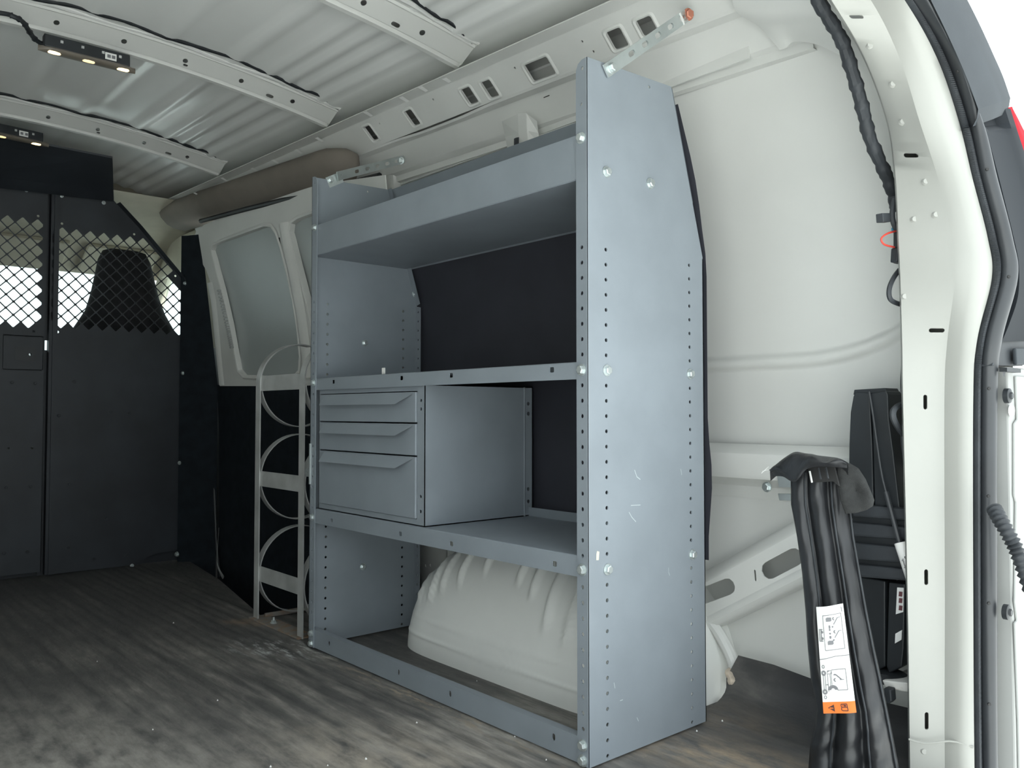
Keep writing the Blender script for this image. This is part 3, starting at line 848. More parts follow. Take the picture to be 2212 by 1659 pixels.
# ---- outside of the rear corner
def corner():
    b = MB()
    # painted hinge face below the lamp with a raised field
    fn = lambda u, v, w: V((1.424 + w, u, v))
    e0 = [at(2161, y, 'x', 1.424) for y in (798, 900, 1200, 1659)]
    out = [(.445, .648), (.445, -.4), (.80, -.4), (.80, .648)]
    b.prism(out, fn, 0, -.03)
    o = b.build('wall_rear', 'paint_dimmed_rear', kind='structure', bevel=.003)
    # raised field, stepped inner outline as stamped
    st = [(2192, 812), (2196, 905), (2189, 915), (2189, 1070), (2193, 1085), (2190, 1300), (2195, 1340), (2190, 1345), (2198, 1560), (2200, 1659)]
    L = [at(x, y, 'x', 1.426) for x, y in st]
    poly = [(p.y, p.z) for p in L] + [(L[-1].y, -.4), (.79, -.4), (.79, L[0].z)]
    MB().prism(poly, fn, 0, .004).build('raised_panel', 'paint_dimmed_rear', o, bevel=.002)
    for px, py in ((2177, 855), (2175, 1322)):
        p = at(px, py, 'x', 1.428)
        q = MB().tube([p + V((-.004, 0, 0)), p + V((.003, 0, 0)), p + V((.004, 0, 0))], [.0115, .0115, .009], 18).build('rubber_bumper', 'plastic', o, smooth=True)
        MB().tube([p + V((.003, 0, 0)), p + V((.007, 0, 0))], [.0062, .005], 6).build('bumper_screw', 'plastic', q)
    p = at(2187, 887, 'x', 1.429)
    MB().tube([p - V((.003, 0, 0)), p + V((.001, 0, 0))], [.0088, .0075], 16).build('blanking_plug', 'white', o, smooth=True)
    A = at(2166, 797, 'x', 1.43); B = at(2196, 797, 'x', 1.43)
    MB().box(1.425, 1.436, A.y, B.y, A.z - .004, A.z + .002).add([A + V((0, 0, -.003)), A + V((0, .012, -.003)), A + V((0, .008, -.011)), A + V((0, 0, -.012))], [(0, 1, 2, 3)]).build('latch_clip', 'plastic', o)
    # dark gloss patch above the hinge face
    A = [at(*p, 'x', 1.424) for p in ((2150, 790), (2215, 790), (2260, 730), (2164, 735))]
    MB().prism([(p.y, p.z) for p in A], fn, -.02, -.004).build('lamp_base', 'rubber', o, bevel=.001)
    q = [at(*p, 'x', 1.432) for p in ((2198, 752), (2240, 752), (2240, 788), (2200, 788))]
    MB().prism([(p.y, p.z) for p in q], fn, 0, .006).build('hinge_block', 'cover', o, bevel=.002)
    return o
wall_rear = corner()

# =================================================================== CAB IN FRONT OF THE PARTITION
cab = MB()
cab.grid([[V((x, y, z)) for y in (-1.25, -.9, -.45, 0, .28, .36)] for x, z in ((-1.47, 1.42), (-1.7, 1.38), (-1.95, 1.34), (-2.1, 1.27), (-2.22, 1.205))])
cab_o = cab.build('trim_1', 'headliner', smooth=True, kind='structure')
b = MB()
b.grid([[V((x, y, z)) for y in (-1.5, -.45, .37, .60)] for x, z in ((-1.40, 1.57), (-1.75, 1.54), (-2.0, 1.44), (-2.24, 1.212))])
b.grid([[V((x, .365, z)) for z in (z0, z1)] for x, z0, z1 in ((-1.45, 1.38, 1.6), (-1.95, 1.32, 1.5), (-2.23, 1.2, 1.23))])
b.grid([[V((x, -1.255, z)) for z in (z0, z1)] for x, z0, z1 in ((-1.45, 1.38, 1.6), (-1.95, 1.32, 1.5), (-2.23, 1.2, 1.23))])
b.build('cab_roof', 'headliner', cab_o, smooth=True)
b = MB(); b.obox((-2.10, -.25, 1.255), (.09, 0, .045), (0, .18, 0), (-.004, 0, .008)); b.build('sun_visor', 'headliner', cab_o, bevel=.003)
b = MB(); b.obox((-2.10, .15, 1.255), (.09, 0, .045), (0, .15, 0), (-.004, 0, .008)); b.build('sun_visor', 'headliner', cab_o, bevel=.003)
b = MB()
b.add([(-2.22, -1.22, 1.207), (-2.22, .34, 1.207), (-2.75, .42, .84), (-2.75, -1.30, .84)], [(0, 1, 2, 3)])
b.build('window_1', 'glass', kind='structure')
b = MB()
b.box(-3.0, -2.35, -1.35, .45, -.3, .82)
b.grid([[V((-2.75, y, .84)), V((-2.55, y, .86)), V((-2.38, y, .84)), V((-2.33, y, .70))] for y in (-1.35, -.45, .45)])
b.box(-2.36, -1.46, .40, .44, -.3, .86)      # passenger door below its window
b.box(-2.36, -1.46, -1.34, -1.30, -.3, .86)
b.box(-2.4, -1.46, -1.34, .44, -.32, -.30)
dash = b.build('trim_3', 'dash', bevel=.01, kind='structure')
b = MB()
b.obox((-1.60, .405, 1.02), (.10, 0, 0), (0, .02, 0), (.03, -.02, .22)); b.obox((-1.60, -1.305, 1.02), (.10, 0, 0), (0, .02, 0), (.03, .02, .22))
b.tube([(-2.70, .43, .84), (-2.08, .36, 1.24)], .035, 8); b.tube([(-2.70, -1.33, .84), (-2.08, -1.26, 1.24)], .035, 8)
b.box(-2.1, -1.46, .33, .40, 1.20, 1.36); b.box(-2.1, -1.46, -1.30, -1.23, 1.20, 1.36)
b.build('cab_pillar', 'headliner', cab_o, bevel=.01)
b = MB(); b.add([(-2.45, .42, .86), (-1.70, .42, .86), (-1.68, .375, 1.21), (-2.10, .375, 1.21)], [(0, 1, 2, 3)]); b.build('window_2', 'glass', kind='structure')
b = MB(); b.add([(-2.45, -1.32, .86), (-1.70, -1.32, .86), (-1.68, -1.27, 1.21), (-2.10, -1.27, 1.21)], [(0, 1, 2, 3)]); b.build('window_3', 'glass', kind='structure')

b = MB(); b.grid([[V((x, y, z - .08 * abs((y + .45) / .9) ** 3)) for y in (-1.38, -1.0, -.45, .1, .48)] for x, z in ((-2.78, .82), (-3.1, .76), (-3.6, .66), (-3.85, .5), (-3.9, 0), (-3.9, -.5))])
b.build('bonnet', 'paint', dash, smooth=True)

# passenger seat seen as a dark shape through the mesh
st = thing('passenger_seat', 'dark cloth high-backed front seat behind the mesh of the partition', 'seat', (-1.72, .08, -.3))
rows = []
for px0, px1, py, d in ((236, 300, 541, .02), (222, 314, 546, .05), (212, 324, 565, .06), (205, 332, 600, .065), (196, 342, 640, .07), (185, 355, 675, .08), (165, 372, 705, .09), (140, 385, 740, .095), (125, 392, 800, .10), (118, 395, 1000, .10), (118, 395, 1160, .10)):
    A = at(px0, py, 'x', -1.72); B = at(px1, py, 'x', -1.72); c = (A + B) / 2; hy = (B.y - A.y) / 2
    rows.append([c + V((d * math.sin(t) * (1 if abs(math.sin(t)) else 1), hy * math.copysign(abs(math.cos(t)) ** .6, math.cos(t)), 0)) for t in [2 * PI * k / 24 for k in range(24)]])
MB().grid(rows, closed=True, cap=True).build('backrest', 'cloth', st, smooth=True, ang=60)
MB().box(-2.2, -1.70, -.16, .33, -.02, .16).build('seat_cushion', 'cloth', st, bevel=.04)
MB().box(-2.15, -1.72, -.12, .29, -.30, -.02).build('seat_base', 'plastic', st, bevel=.01)

# =================================================================== CARGO PARTITION
PX = -1.43
def diamonds(poly, o, step, half, r=.35):
    """rounded diamond holes on a lattice, kept inside poly (y,z)"""
    out = []
    ys = [p[0] for p in poly]; zs = [p[1] for p in poly]
    n = int((max(ys) - min(ys)) / step[0]) + 3; m = int((max(zs) - min(zs)) / step[1]) + 3
    for i in range(-n, n + 1):
        for j in range(-2 * m, 2 * m + 1):
            cy = o[0] + step[0] * (i + (.5 if j % 2 else 0)); cz = o[1] + step[1] * j
            if not inpoly((cy, cz), poly): continue
            hy, hz = half; k = r
            out.append([(cy + hy, cz + hz * .0 + hz * k * .25), (cy + hy * k * .3, cz + hz), (cy - hy * k * .3, cz + hz), (cy - hy, cz + hz * k * .25),
                        (cy - hy, cz - hz * k * .25), (cy - hy * k * .3, cz - hz), (cy + hy * k * .3, cz - hz), (cy + hy, cz - hz * k * .25)])
    return out
pt = thing('cargo_partition', 'black steel bulkhead panel beside the door, with a diamond-mesh window', 'partition', (PX, 0, 0))
Y = lambda px, py: (at(px, py, 'x', PX).y, at(px, py, 'x', PX).z)
out = [(-.268, .004), (-.268, 1.385), Y(150, 415), Y(243, 430), Y(252, 440), Y(300, 492), Y(350, 552), Y(392, 602), Y(402, 640), (.205, .9), (.215, .4), (.212, .045), (.09, .035), (.05, .004)]
meshpoly = [Y(110, 488), Y(160, 497), Y(240, 508), Y(316, 520), Y(350, 560), Y(392, 640), Y(392, 716), Y(330, 712), Y(110, 708)]
holes = diamonds(meshpoly, Y(135, 503), (.0465, .0232), (.0190, .0190))
for p in ((134, 483), (290, 506), (125, 717), (379, 596)): holes.append(circ(*Y(*p), .0045, 8))
b = MB().sheet(dens(out, .15), holes, lambda u, v, w: V((PX - w, u, v)), .0025)
panel = b.build('panel', 'partition', pt)
b = MB(); b.box(PX - .03, PX, -.272, -.268, .004, 1.385); b.box(PX + .0, PX + .006, -.262, -.246, .004, 1.37); b.box(PX - .034, PX - .031, -.291, -.255, -.02, .80); b.box(PX - .034, PX - .031, -.291, -.255, .835, 1.39)
b.box(PX - .08, PX - .04, -1.3, .26, -.05, .075)  # added box behind the base, stops cab light showing under the panels
b.grid([[V((PX, p[0], p[1])), V((PX + .03, p[0] + .004, p[1] + .001))] for p in (Y(252, 440), Y(300, 492), Y(350, 552), Y(392, 602), Y(402, 640), (.205, .9), (.215, .4), (.212, .045))])
b.build('flange_and_light_stop', 'partition', pt)
for q in ((400, 612), (395, 806), (388, 1000)):
    bolt(pt, at(*q, 'x', PX + .02), (.3, -.95, 0), 'zinc', .9)
bolt(pt, at(383, 1197, 'x', PX + .02), (.3, -.95, 0), 'zinc', 1.2)
for q in ((130, 1247), (295, 1229), (133, 423), (224, 438), (115, 826), (160, 825), (127, 898), (150, 1046), (280, 893), (238, 890), (230, 1120), (147, 1183), (203, 1208), (273, 1200), (285, 1222)):
    bolt(pt, at(*q, 'x', PX), (1, 0, 0), 'zinc' if q[1] > 1220 or q[1] < 440 else 'partition', .8)
# header board from the partition top up to the first roof bow
b = MB()
A = [at(-140, 385, 'x', PX + .03), at(246, 432, 'x', PX + .03), at(243, 338, 'x', -1.165), at(-140, 262, 'x', -1.165)]
b.add(A + [p + V((-.002, 0, -.006)) for p in A], [(0, 1, 2, 3), (7, 6, 5, 4), (0, 4, 5, 1), (1, 5, 6, 2), (2, 6, 7, 3), (3, 7, 4, 0)])
b.build('header_board', 'partition', pt)
# door leaf in the partition
pdr = thing('partition_door', 'black steel swing door with diamond-mesh window and recessed latch, left of the bulkhead panel', 'door', (PX, -.6, 0))
out = [(-.285, .018), (-.90, .018), (-.90, 1.36), (-.287, 1.36)]
mp = [Y(-250, 400), Y(0, 465), Y(30, 470), Y(93, 480), Y(86, 702), Y(0, 702), Y(-250, 690)]
holes = diamonds(mp, Y(81, 486), (.0465, .0232), (.0190, .0190))
for p in ((82, 467), (72, 716), (18, 968), (69, 968), (65, 766)): holes.append(circ(*Y(*p), .0045, 8))
lat = rrect(-.415, -.290, .724, .846, .003)
holes = [h for h in holes if not (-.42 < h[0][0] < -.285 and .72 < h[0][1] < .85)]
b = MB().sheet(dens(out, .15), holes + [lat], lambda u, v, w: V((PX + .004 - w, u, v)), .0025)
b.box(PX - .03, PX + .004, -.287, -.285, .018, .79); b.box(PX - .03, PX + .004, -.287, -.285, .87, 1.36)
b.build('panel', 'partition', pdr)
b = MB()
b.sheet(rrect(-.413, -.292, .728, .842, .003), [circ(*Y(65, 766), .005, 10)], lambda u, v, w: V((PX + .002 - w, u, v)), .002)
b.grid([[V((PX + .004 - d, u, v)) for u, v in lat] for d in (0, .022)], closed=True)
b.sheet(rrect(-.435, -.2925, .695, .875, .002), [circ(*Y(65, 766), .006, 10)], lambda u, v, w: V((PX - .019 - w, u, v)), .002)
pl = b.build('latch_plate', 'partition', pdr)
u, v = Y(57, 764)
MB().sheet(rrect(u - .035, u + .030, v - .025, v + .022, .006), [circ(*Y(65, 766), .005, 10)], lambda a, c, w: V((PX + .003 - w, a, c)), .004).build('latch_dish', 'plastic', pl)
for q in ((57, 411), (26, 826), (76, 828), (13, 1053), (66, 1051), (8, 1195), (59, 1192)):
    bolt(pdr, at(*q, 'x', PX + .004), (1, 0, 0), 'zinc' if q[1] < 500 else 'partition', .75)
b = MB(); b.grid([[V((PX - .002, -.90, z)), V((PX - .002, -1.30, z))] for z in (0, 1.38)]); b.build('side_panel', 'partition', pt)

# =================================================================== SHELVING UNIT
SU = thing('shelving_unit', 'tall grey steel shelving unit with perforated end panels bolted along the van wall', 'shelving', (.47, .15, 0))
WX = .9477
pan = [(0, .004), (.315, .004), (.315, .867), (.2225, 1.1735), (0, 1.166)]
hz = lambda i: (33 - i) * .0254 + .012
fh = [circ(.0445, hz(i), .0034, 10) for i in range(34) if i not in (8, 21)]
rh = [circ(.2725, hz(i), .0034, 10) for i in range(34) if i not in (8, 21)]
xh = [circ(.16, 1.157, .003, 8)]
fhole = [circ(0.0135, hz(i), .0036, 10) for i in range(34) if i not in (8, 21, 32, 33)] + [circ(.0135, 1.090, .003, 8), circ(.0115, 1.150, .0036, 10)]
def end_panel(x0, s):
    """s=+1: flange turned towards +x (left panel); -1: towards -x"""
    b = MB()
    b.sheet(dens(pan, .12), fh + rh + xh, lambda u, v, w: V((x0 + s * w, u, v)), .0022)
    fo = [(0, .004), (.026, .004), (.026, 1.138), (.0255, 1.150), (.021, 1.160), (.012, 1.165), (0, 1.166)]
    b.sheet(dens(fo, .15), fhole, lambda u, v, w: V((x0 + s * u, w, v)), .0022)
    ro = [(0, .004), (.024, .004), (.024, .862), (0, .867)]
    b.sheet(dens(ro, .15), [circ(.014, hz(i), .0034, 8) for i in range(0, 34)], lambda u, v, w: V((x0 + s * u, .315 - w, v)), .0022)
    b.add([V((x0, .315, .867)), V((x0, .2225, 1.1735)), V((x0 + s * .022, .220, 1.1735)), V((x0 + s * .024, .3125, .872))], [(0, 1, 2, 3)])
    # rounded front fold
    b.grid([[V((x0 + s * (.0022 - .0026 * math.cos(a)), .0022 - .0026 * math.sin(a), z)) for a in [PI / 2 * k / 4 for k in range(5)]] for z in (.004, 1.166)])
    return b
ep1 = end_panel(0.0, 1).build('end_panel', 'shelf', SU)
ep2 = end_panel(WX, -1).build('end_panel', 'shelf', SU)
def lip_holes(xs, z, w=.0055, h=.0045): return [rrect(x - w, x + w, z - h, z + h, .002, 2) for x in xs]
def shelf_part(name, z0, z1, xs, depth=.30, hz_=None):
    b = MB()
    zc = hz_ if hz_ else (z0 + z1) / 2
    b.sheet(dens(rrect(.0024, WX - .0024, z0, z1 - .002, .001, 1), .2), lip_holes(xs, zc), lambda u, v, w: V((u, .0026 + w, v)), .0015)
    b.grid([[V((x, .0026 + .003 * (1 - math.cos(a)), z1 - .003 + .003 * math.sin(a))) for a in [PI / 2 * k / 4 for k in range(5)]] + [V((x, depth, z1)), V((x, depth, z1 + .02))] for x in (.0024, .3, .6, WX - .0024)])
    b.box(.0024, WX - .0024, .006, depth, z1 - .0025, z1 - .001)
    b.grid([[V((x, .0026, z0)), V((x, .014, z0 + .001))] for x in (.03, WX - .03)])
    return b.build(name, 'shelf', SU, smooth=True, ang=40)
shelf_part('shelf', .632, .661, (.109, .399, .574, .86), hz_=.650)
shelf_part('shelf', .306, .341, (.105, .397, .576, .866), hz_=.320)
# kick plate
b = MB(); b.sheet(dens(rrect(.0024, WX - .0024, .004, .047, .001, 1), .2), [slot(x, .029, .006, .0038, PI / 2) for x in (.097, .393, .573, .863)], lambda u, v, w: V((u, .0026 + w, v)), .0015)
b.grid([[V((x, .0026, .047)), V((x, .018, .0475))] for x in (.0024, WX - .0024)])
b.build('kick_plate', 'shelf', SU)
# top tray with tall front lip and raised back
b = MB()
prof = [(.004, 1.030), (.004, 1.041), (.0026, 1.0415), (.0026, .9675), (.0045, .966), (.28, .966), (.286, .970), (.226, 1.172), (.229, 1.173), (.289, .972), (.287, .9635), (.28, .9625), (.006, .968), (.0042, 1.0300)]
b.grid([[V((x, y, z)) for y, z in prof[1:11]] for x in (.0026, .3, .6, WX - .0026)])
b.build('top_tray', 'shelf', SU, smooth=True, ang=30)
# dark sheet behind the shelves
b = MB(); rows = []
for i in range(15):
    x = -.005 + (.9545) * i / 14
    r = []
    for k in range(20):
        z = .30 + (1.145 - .30) * k / 19
        y = .322 if z < .867 else .322 - (z - .867) * .303
        bul = .013 * math.sin(PI * min(1, max(0, (z - .33) / .24))) ** 2 + .012 * math.sin(PI * min(1, max(0, (z - .88) / .27))) ** 1.5
        edge = max(0, (x - .5) / .463) ** 2
        r.append(V((x, y + .002 + bul * edge, z)))
    rows.append(r)
b.grid(rows).build('back_sheet', 'liner', SU, smooth=True)
# bolts
for y, z in ((.046, .982), (.16, .983), (.045, .647), (.272, .648), (.045, .317), (.275, .316)): bolt(SU, (WX, y, z), (1, 0, 0), k=1.1)
for x, z in ((.9345, 1.033), (.9345, .647), (.9345, .320), (.9345, .037), (.9345, .0125)): bolt(SU, (x, 0, z), (0, -1, 0), k=1.1)
for x, z in ((.0155, 1.036), (.0155, .650), (.0145, .320), (.014, .037), (.014, .0125)): bolt(SU, (x, 0, z), (0, -1, 0))
for y, z in ((.153, .758), (.151, .179), (.31, .901)): bolt(SU, (.0024, y, z), (1, 0, 0))
# bracket tab on the left flange, paper sticker remnant on the near panel
b = MB(); b.sheet([(-.020, .424), (-.020, .432), (-.014, .438), (.004, .438), (.004, .418), (-.014, .418)], [circ(-.011, .428, .0035, 8)], lambda u, v, w: V((u, -.003 + w, v)), .002)
b.box(.002, .006, -.004, 0, .40, .50)
b.build('mounting_tab', 'zinc', SU)
b = MB(); b.prism([(.018, .335), (.024, .3345), (.0255, .348), (.020, .350), (.0185, .345)], lambda u, v, w: V((WX + w, u, v)), .0001, .0004)
b.build('sticker_remnant', mat('old_paper', (0.55, 0.53, 0.46), 0.8), SU)
# scratches in the powder coat of the near panel
SCR = mat('bare_scratch', (0.42, 0.46, 0.48), 0.5)
for P in (((.206, .300), (.2065, .292), (.209, .286)), ((.243, .474), (.246, .463)), ((.115, .478), (.121, .466), (.130, .461)), ((.105, .418), (.13, .417)), ((.10, .407), (.107, .398), (.118, .389)), ((.06, .128), (.063, .118)), ((.075, .095), (.082, .095)), ((.118, .057), (.122, .050))):
    P3 = [V((WX + .0001, y, z)) for y, z in P]
    MB().bar(P3, (0, .5, .86), .0007, .0002).build('scratch', SCR, ep2)

# =================================================================== DRAWER CABINET
DC = thing('drawer_cabinet', 'grey steel cabinet with three drawers standing on the lower shelf', 'cabinet', (.25, .16, .341))
b = MB()
x0, x1, z0, z1, y0, y1 = .027, .475, .3418, .6345, .010, .312
b.sheet(dens(rrect(x0, x1, z0, z1, .001, 1), .1), [rrect(.0335, .4485, .355, .622, .001, 1)] + [circ(.461, z, .0038, 8) for z in (.602, .584, .403, .372)], lambda u, v, w: V((u, y0 + w, v)), .0016)
b.sheet(dens([(y0, z0), (y1, z0), (y1, z1), (y0, z1)], .1), [circ(.299, z, .0045, 8) for z in (.597, .574, .402, .374)], lambda u, v, w: V((x1 - w, u, v)), .0016)
b.box(x0, x0 + .0016, y0, y1, z0, z1); b.box(x0, x1, y0, y1, z1 - .0016, z1); b.box(x0, x1, y0, y1, z0, z0 + .0016); b.box(x0, x1, y1 - .002, y1, z0, z1)
b.grid([[V((x1, .284, z)), V((x1 + .0012, .287, z)), V((x1, .290, z))] for z in (z0, z1)])
b.build('body', 'shelf', DC)
for (a, c) in ((.556, .620), (.487, .553), (.356, .484)):
    q = MB().box(.0355, .4465, .006, .024, a, c); q.box(.045, .44, .022, .29, a + .004, a + .03)
    d = q.build('drawer', 'shelf', DC, bevel=.0012)
    zt = c - .003
    P = [V((.060, .0058, zt)), V((.436, .0058, zt)), V((.391, -.008, zt - .0215)), V((.059, -.008, zt - .0215))]
    n = V((0, .5, .9)) * .0014
    MB().hexa([p - n for p in P] + list(P)).build('drawer_pull', 'shelf', d, bevel=.0004)

# small white tag left on the middle shelf
tag(MB().box(.300, .312, .0165, .018, .6612, .676).box(.300, .312, .0165, .026, .6612, .6624).build('paper_tag', 'white'), 'tiny white folded paper tag standing on the middle shelf', 'tag')

# =================================================================== CYLINDER RACK
CK = thing('cylinder_rack', 'galvanised flat-bar rack of stacked hoops bolted to the floor left of the shelving', 'rack', (-.22, .14, 0))
R, yc = .126, .150
zc3 = (.658, .392, .118 + .010)
for xb in (-.352, -.090):
    hoop = [V((xb, yc - R * math.cos(a), zc3[0] + R * math.sin(a) * .92)) for a in [PI * k / 40 for k in range(0, 24)]]
    path = [V((xb, yc - R, 0.0)), V((xb, yc - R, .2)), V((xb, yc - R, .4)), V((xb, yc - R, zc3[0]))] + hoop[1:]
    MB().bar(path, (1, 0, 0), .0135, .0035).build('upright_bar', 'steel', CK, smooth=True, ang=30)
    for i, z in enumerate(zc3):
        r = R - .004
        a0, a1 = (PI * 1.03, PI * 1.97) if i == 0 else (0, 2 * PI)
        pts = [V((xb, yc + r * math.cos(a0 + (a1 - a0) * k / 48), z + r * math.sin(a0 + (a1 - a0) * k / 48))) for k in range(49)]
        MB().bar(pts, (1, 0, 0), .0125, .003).build('hoop', 'steel', CK, smooth=True, ang=30)
    rear = [V((xb, yc + R, 0)), V((xb, yc + R, zc3[0]))]
    MB().bar(rear, (1, 0, 0), .0135, .0035).build('rear_bar', 'steel', CK)
for z in zc3:
    MB().box(-.345, -.097, yc - R + .002, yc - R + .005, z - .021, z + .021).build('cross_bar', 'steel', CK, bevel=.0006)
    p = V((-.3665, yc - R + .01, z - .005))
    MB().tube([p + V((-.004 - .006 * math.sin(t), .006, .011 * math.cos(t))) for t in [PI * k / 10 for k in range(11)]], .0017, 6).build('strap_eye', 'steel', CK, smooth=True)
b = MB(); b.box(-.375, -.078, .012, .062, 0, .004); b.box(-.357, -.349, .05, .27, .0, .012)
b.build('base_plate', 'rust', CK, bevel=.0008)
for x in (-.265,):
    bolt(CK, (x, .035, .004), (0, 0, 1), k=1.15)
MB().cyl((-.265, .035, .008), (-.265, .035, .020), .003, 8).build('anchor_stud', 'zinc', CK)

# =================================================================== BRACE STRAPS
def strap(name, P0, P1, wdir, label, end_kind):
    P0, P1 = V(P0), V(P1); d = (P1 - P0); L = d.length; d.normalize()
    o = thing(name, label, 'strap', P0, 'perforated brace straps')
    wd = V(wdir); wd = (wd - d * wd.dot(d)).normalized(); n = d.cross(wd)
    fn = lambda u, v, w: P0 + d * u + wd * v + n * w
    k = 6
    holes = [slot(L * (i + .55) / (k + .2), 0, .0105, .0046) for i in range(k)]
    holes[0] = circ(0.004, 0, .003, 6)
    MB().sheet(dens([(-.012, -.0112), (L + .004, -.0112), (L + .011, -.007), (L + .0135, 0), (L + .011, .007), (L + .004, .0112), (-.012, .0112)], .06), holes, fn, .003).build('strap_bar', 'zinc', o)
    MB().box(0, 0, 0, 0, 0, 0)
    return o, fn, L, n
o, fn, L, n = strap('brace_strap', (.9505, .050, 1.158), (.9400, .288, 1.333), (0, -.6, .8), 'slotted zinc strap from the near shelving panel up to the roof rail', 'copper')
bolt(o, fn(.004, 0, .003 if n.x > 0 else 0), (1, 0, 0), k=1.1)
MB().bar([fn(L - .034, -.0112, .0032), fn(L - .034, .0112, .0032)], d if False else V((0, .8, .6)), .002, .002).build('end_fold', 'white', o)
bolt(o, fn(L - .010, 0, .003 if n.x > 0 else 0), (1, -.3, -.2), 'copper', 1.3)
P1 = at(868, 345, 'y', .325)
o, fn, L, n = strap('brace_strap', (.004, .075, 1.183), P1, (0.3, -.45, .84), 'slotted zinc strap at the far shelving panel, below the roof rail', 'zinc')
bolt(o, at(866, 347, 'y', .318), (.6, -.8, -.2), 'zinc', 1.2)
bolt(o, at(714, 389, 'x', .0025), (1, 0, 0), 'zinc', 1.0)
MB().obox(V((.0015, .062, 1.170)), V((.0012, 0, 0)), V((0, .02, .011)), V((0, -.006, .012))).build('strap_foot', 'zinc', o)

# =================================================================== BEIGE OVERHEAD TRIM
rows = []
for k in range(30):
    x = -1.62 + (1.62 - .235) * k / 29
    e = max(0, (x + .36) / .125); sc = math.sqrt(max(0.02, 1 - e * e)) if x > -.36 else 1
    cy, cz = .275, 1.318
    dz = -.060 * (x + .35) ; dy = .02 * x
    pr = [(.262, 1.372), (.225, 1.366), (.203, 1.350), (.194, 1.326), (.204, 1.300), (.228, 1.275), (.255, 1.262), (.30, 1.257), (.32, 1.31), (.30, 1.36)]
    rows.append([V((x, cy + (y - cy) * sc + dy, cz + (z - cz) * (.35 + .65 * sc) + dz)) for y, z in pr])
tr = MB().grid(rows, closed=True, cap=True).build('trim_2', 'beige', smooth=True, ang=70, kind='structure')
MB().tube([V((-1.30, .215, 1.312)), V((-.9, .225, 1.288)), V((-.42, .248, 1.258)), V((-.1, .26, 1.240))], .009, 8).build('trim_gasket', 'plastic', tr, smooth=True)

# =================================================================== ROOF LAMPS
def lamp(px0, px1, xw, z, label, name='roof_lamp', sign=1):
    A = at(*px0, 'z', z); B = at(*px1, 'z', z); c = (A + B) / 2
    o = thing(name, label, 'lamp', c, 'roof lamps')
    d = (B - A).normalized(); L = (B - A).length; s = V((d.y, -d.x, 0))
    if s.x < 0: s = -s
    fn = lambda u, v, w: A + d * u + s * v + V((0, 0, w))
    # curved lens bar
    rows = []
    for k in range(25):
        t = k / 24; h = .015 * (1 - abs(2 * t - 1) ** 6) + .002
        rows.append([fn(L * t, h * math.cos(a) * 1.1, .007 * math.sin(a)) for a in [2 * PI * j / 12 for j in range(12)]])
    MB().grid(rows, closed=True, cap=True).build('lens_bar', mat('smoked_lens', (.16, .14, .115), .35), o, smooth=True)
    rows = [[fn(L * t, v, w) for v, w in ((-.012, .004), (.012, .004), (.010, .034), (-.012, .034))] for t in (.05, .3, .6, .93)]
    MB().grid(rows, closed=True, cap=True).build('housing', 'plastic', o, bevel=.002)
    for t, m in ((.155, 'lamp'), (.50, 'lampdim'), (.86, 'lamp')):
        c = fn(L * t, .004, -.0045)
        MB().tube([c - d * .016, c - d * .011, c, c + d * .011, c + d * .016], [.002, .0075, .0085, .0075, .002], 10, flat=.5, ref=s).build('bulb_window', m, o, smooth=True)
    MB().obox(fn(L * .72, .0135, .016), d * .013, s * .0005, V((0, 0, .0085))).build('rating_label', 'white', o)
    for q in (.66, .78): 
        MB().obox(fn(L * (.70 + (q - .66) * .4), .0142, .016), d * .004, s * .0003, V((0, 0, .004))).build('label_print', 'ink', o)
    for t in (.22, .43, .64, .82):
        MB().obox(fn(L * t, .0122, .022), d * .003, s * .002, V((0, 0, .003))).build('housing_clip', 'steel', o)
    return o
lamp((82, 102), (292, 154), 0, 1.4375, 'lit roof lamp with three warm windows and black cable, nearer of the pair')
lamp((-110, 268), (105, 314), 0, 1.4535, 'lit roof lamp nearer the black partition, cut by the picture edge')
P = [V((-.30, -.75, 1.470)), at(0, 28, 'z', 1.465), at(30, 36, 'z', 1.46), at(50, 48, 'z', 1.46), at(62, 66, 'z', 1.455), at(75, 84, 'z', 1.455), at(92, 96, 'z', 1.452)]
P = catmull(P, 6)
tag(MB().tube(P, [.0055 + .002 * (k % 5 == 0) for k in range(len(P))], 8).build('lamp_cable', 'plastic', smooth=True), 'black taped cable running along the roof bow to the nearer lamp', 'cable')

# =================================================================== WIRING HARNESS AT THE REAR PILLAR
P = [at(x, y, 'x', 1.262) for x, y in ((1752, -30), (1775, 15), (1800, 55), (1822, 95), (1838, 145), (1853, 195), (1866, 245), (1878, 295), (1899, 345), (1917, 385), (1930, 420), (1938, 455))]
P = catmull(P, 6)
HN = MB().tube(P, [.0105 + .0018 * math.sin(k * 1.7) * math.sin(k * .6) for k in range(len(P))], 10).build('wiring_harness', 'rubber', smooth=True)
tag(HN, 'thick black taped wiring harness running down inside the rear pillar', 'harness')
def wire(name, pts, r, m='rubber', x=1.285):
    return MB().tube(catmull([at(a, c, 'x', x) for a, c in pts], 6), r, 7).build(name, m, HN, smooth=True)
wire('branch', ((1932, 430), (1928, 460), (1930, 480), (1938, 498)), .0045)
wire('branch', ((1944, 582), (1932, 598), (1922, 620), (1921, 640), (1930, 652), (1952, 660)), .004)
wire('branch', ((1951, 640), (1952, 700), (1953, 780), (1951, 830), (1955, 880), (1958, 1010)), .0045)
wire('branch', ((1962, 872), (1942, 876), (1930, 888), (1930, 903), (1942, 926), (1962, 950)), .005)
wire('branch', ((1958, 900), (1954, 950), (1960, 1000)), .006)
wire('red_lead', ((1936, 499), (1918, 504), (1906, 512), (1904, 520), (1912, 529), (1932, 534)), .0016, 'redwire')
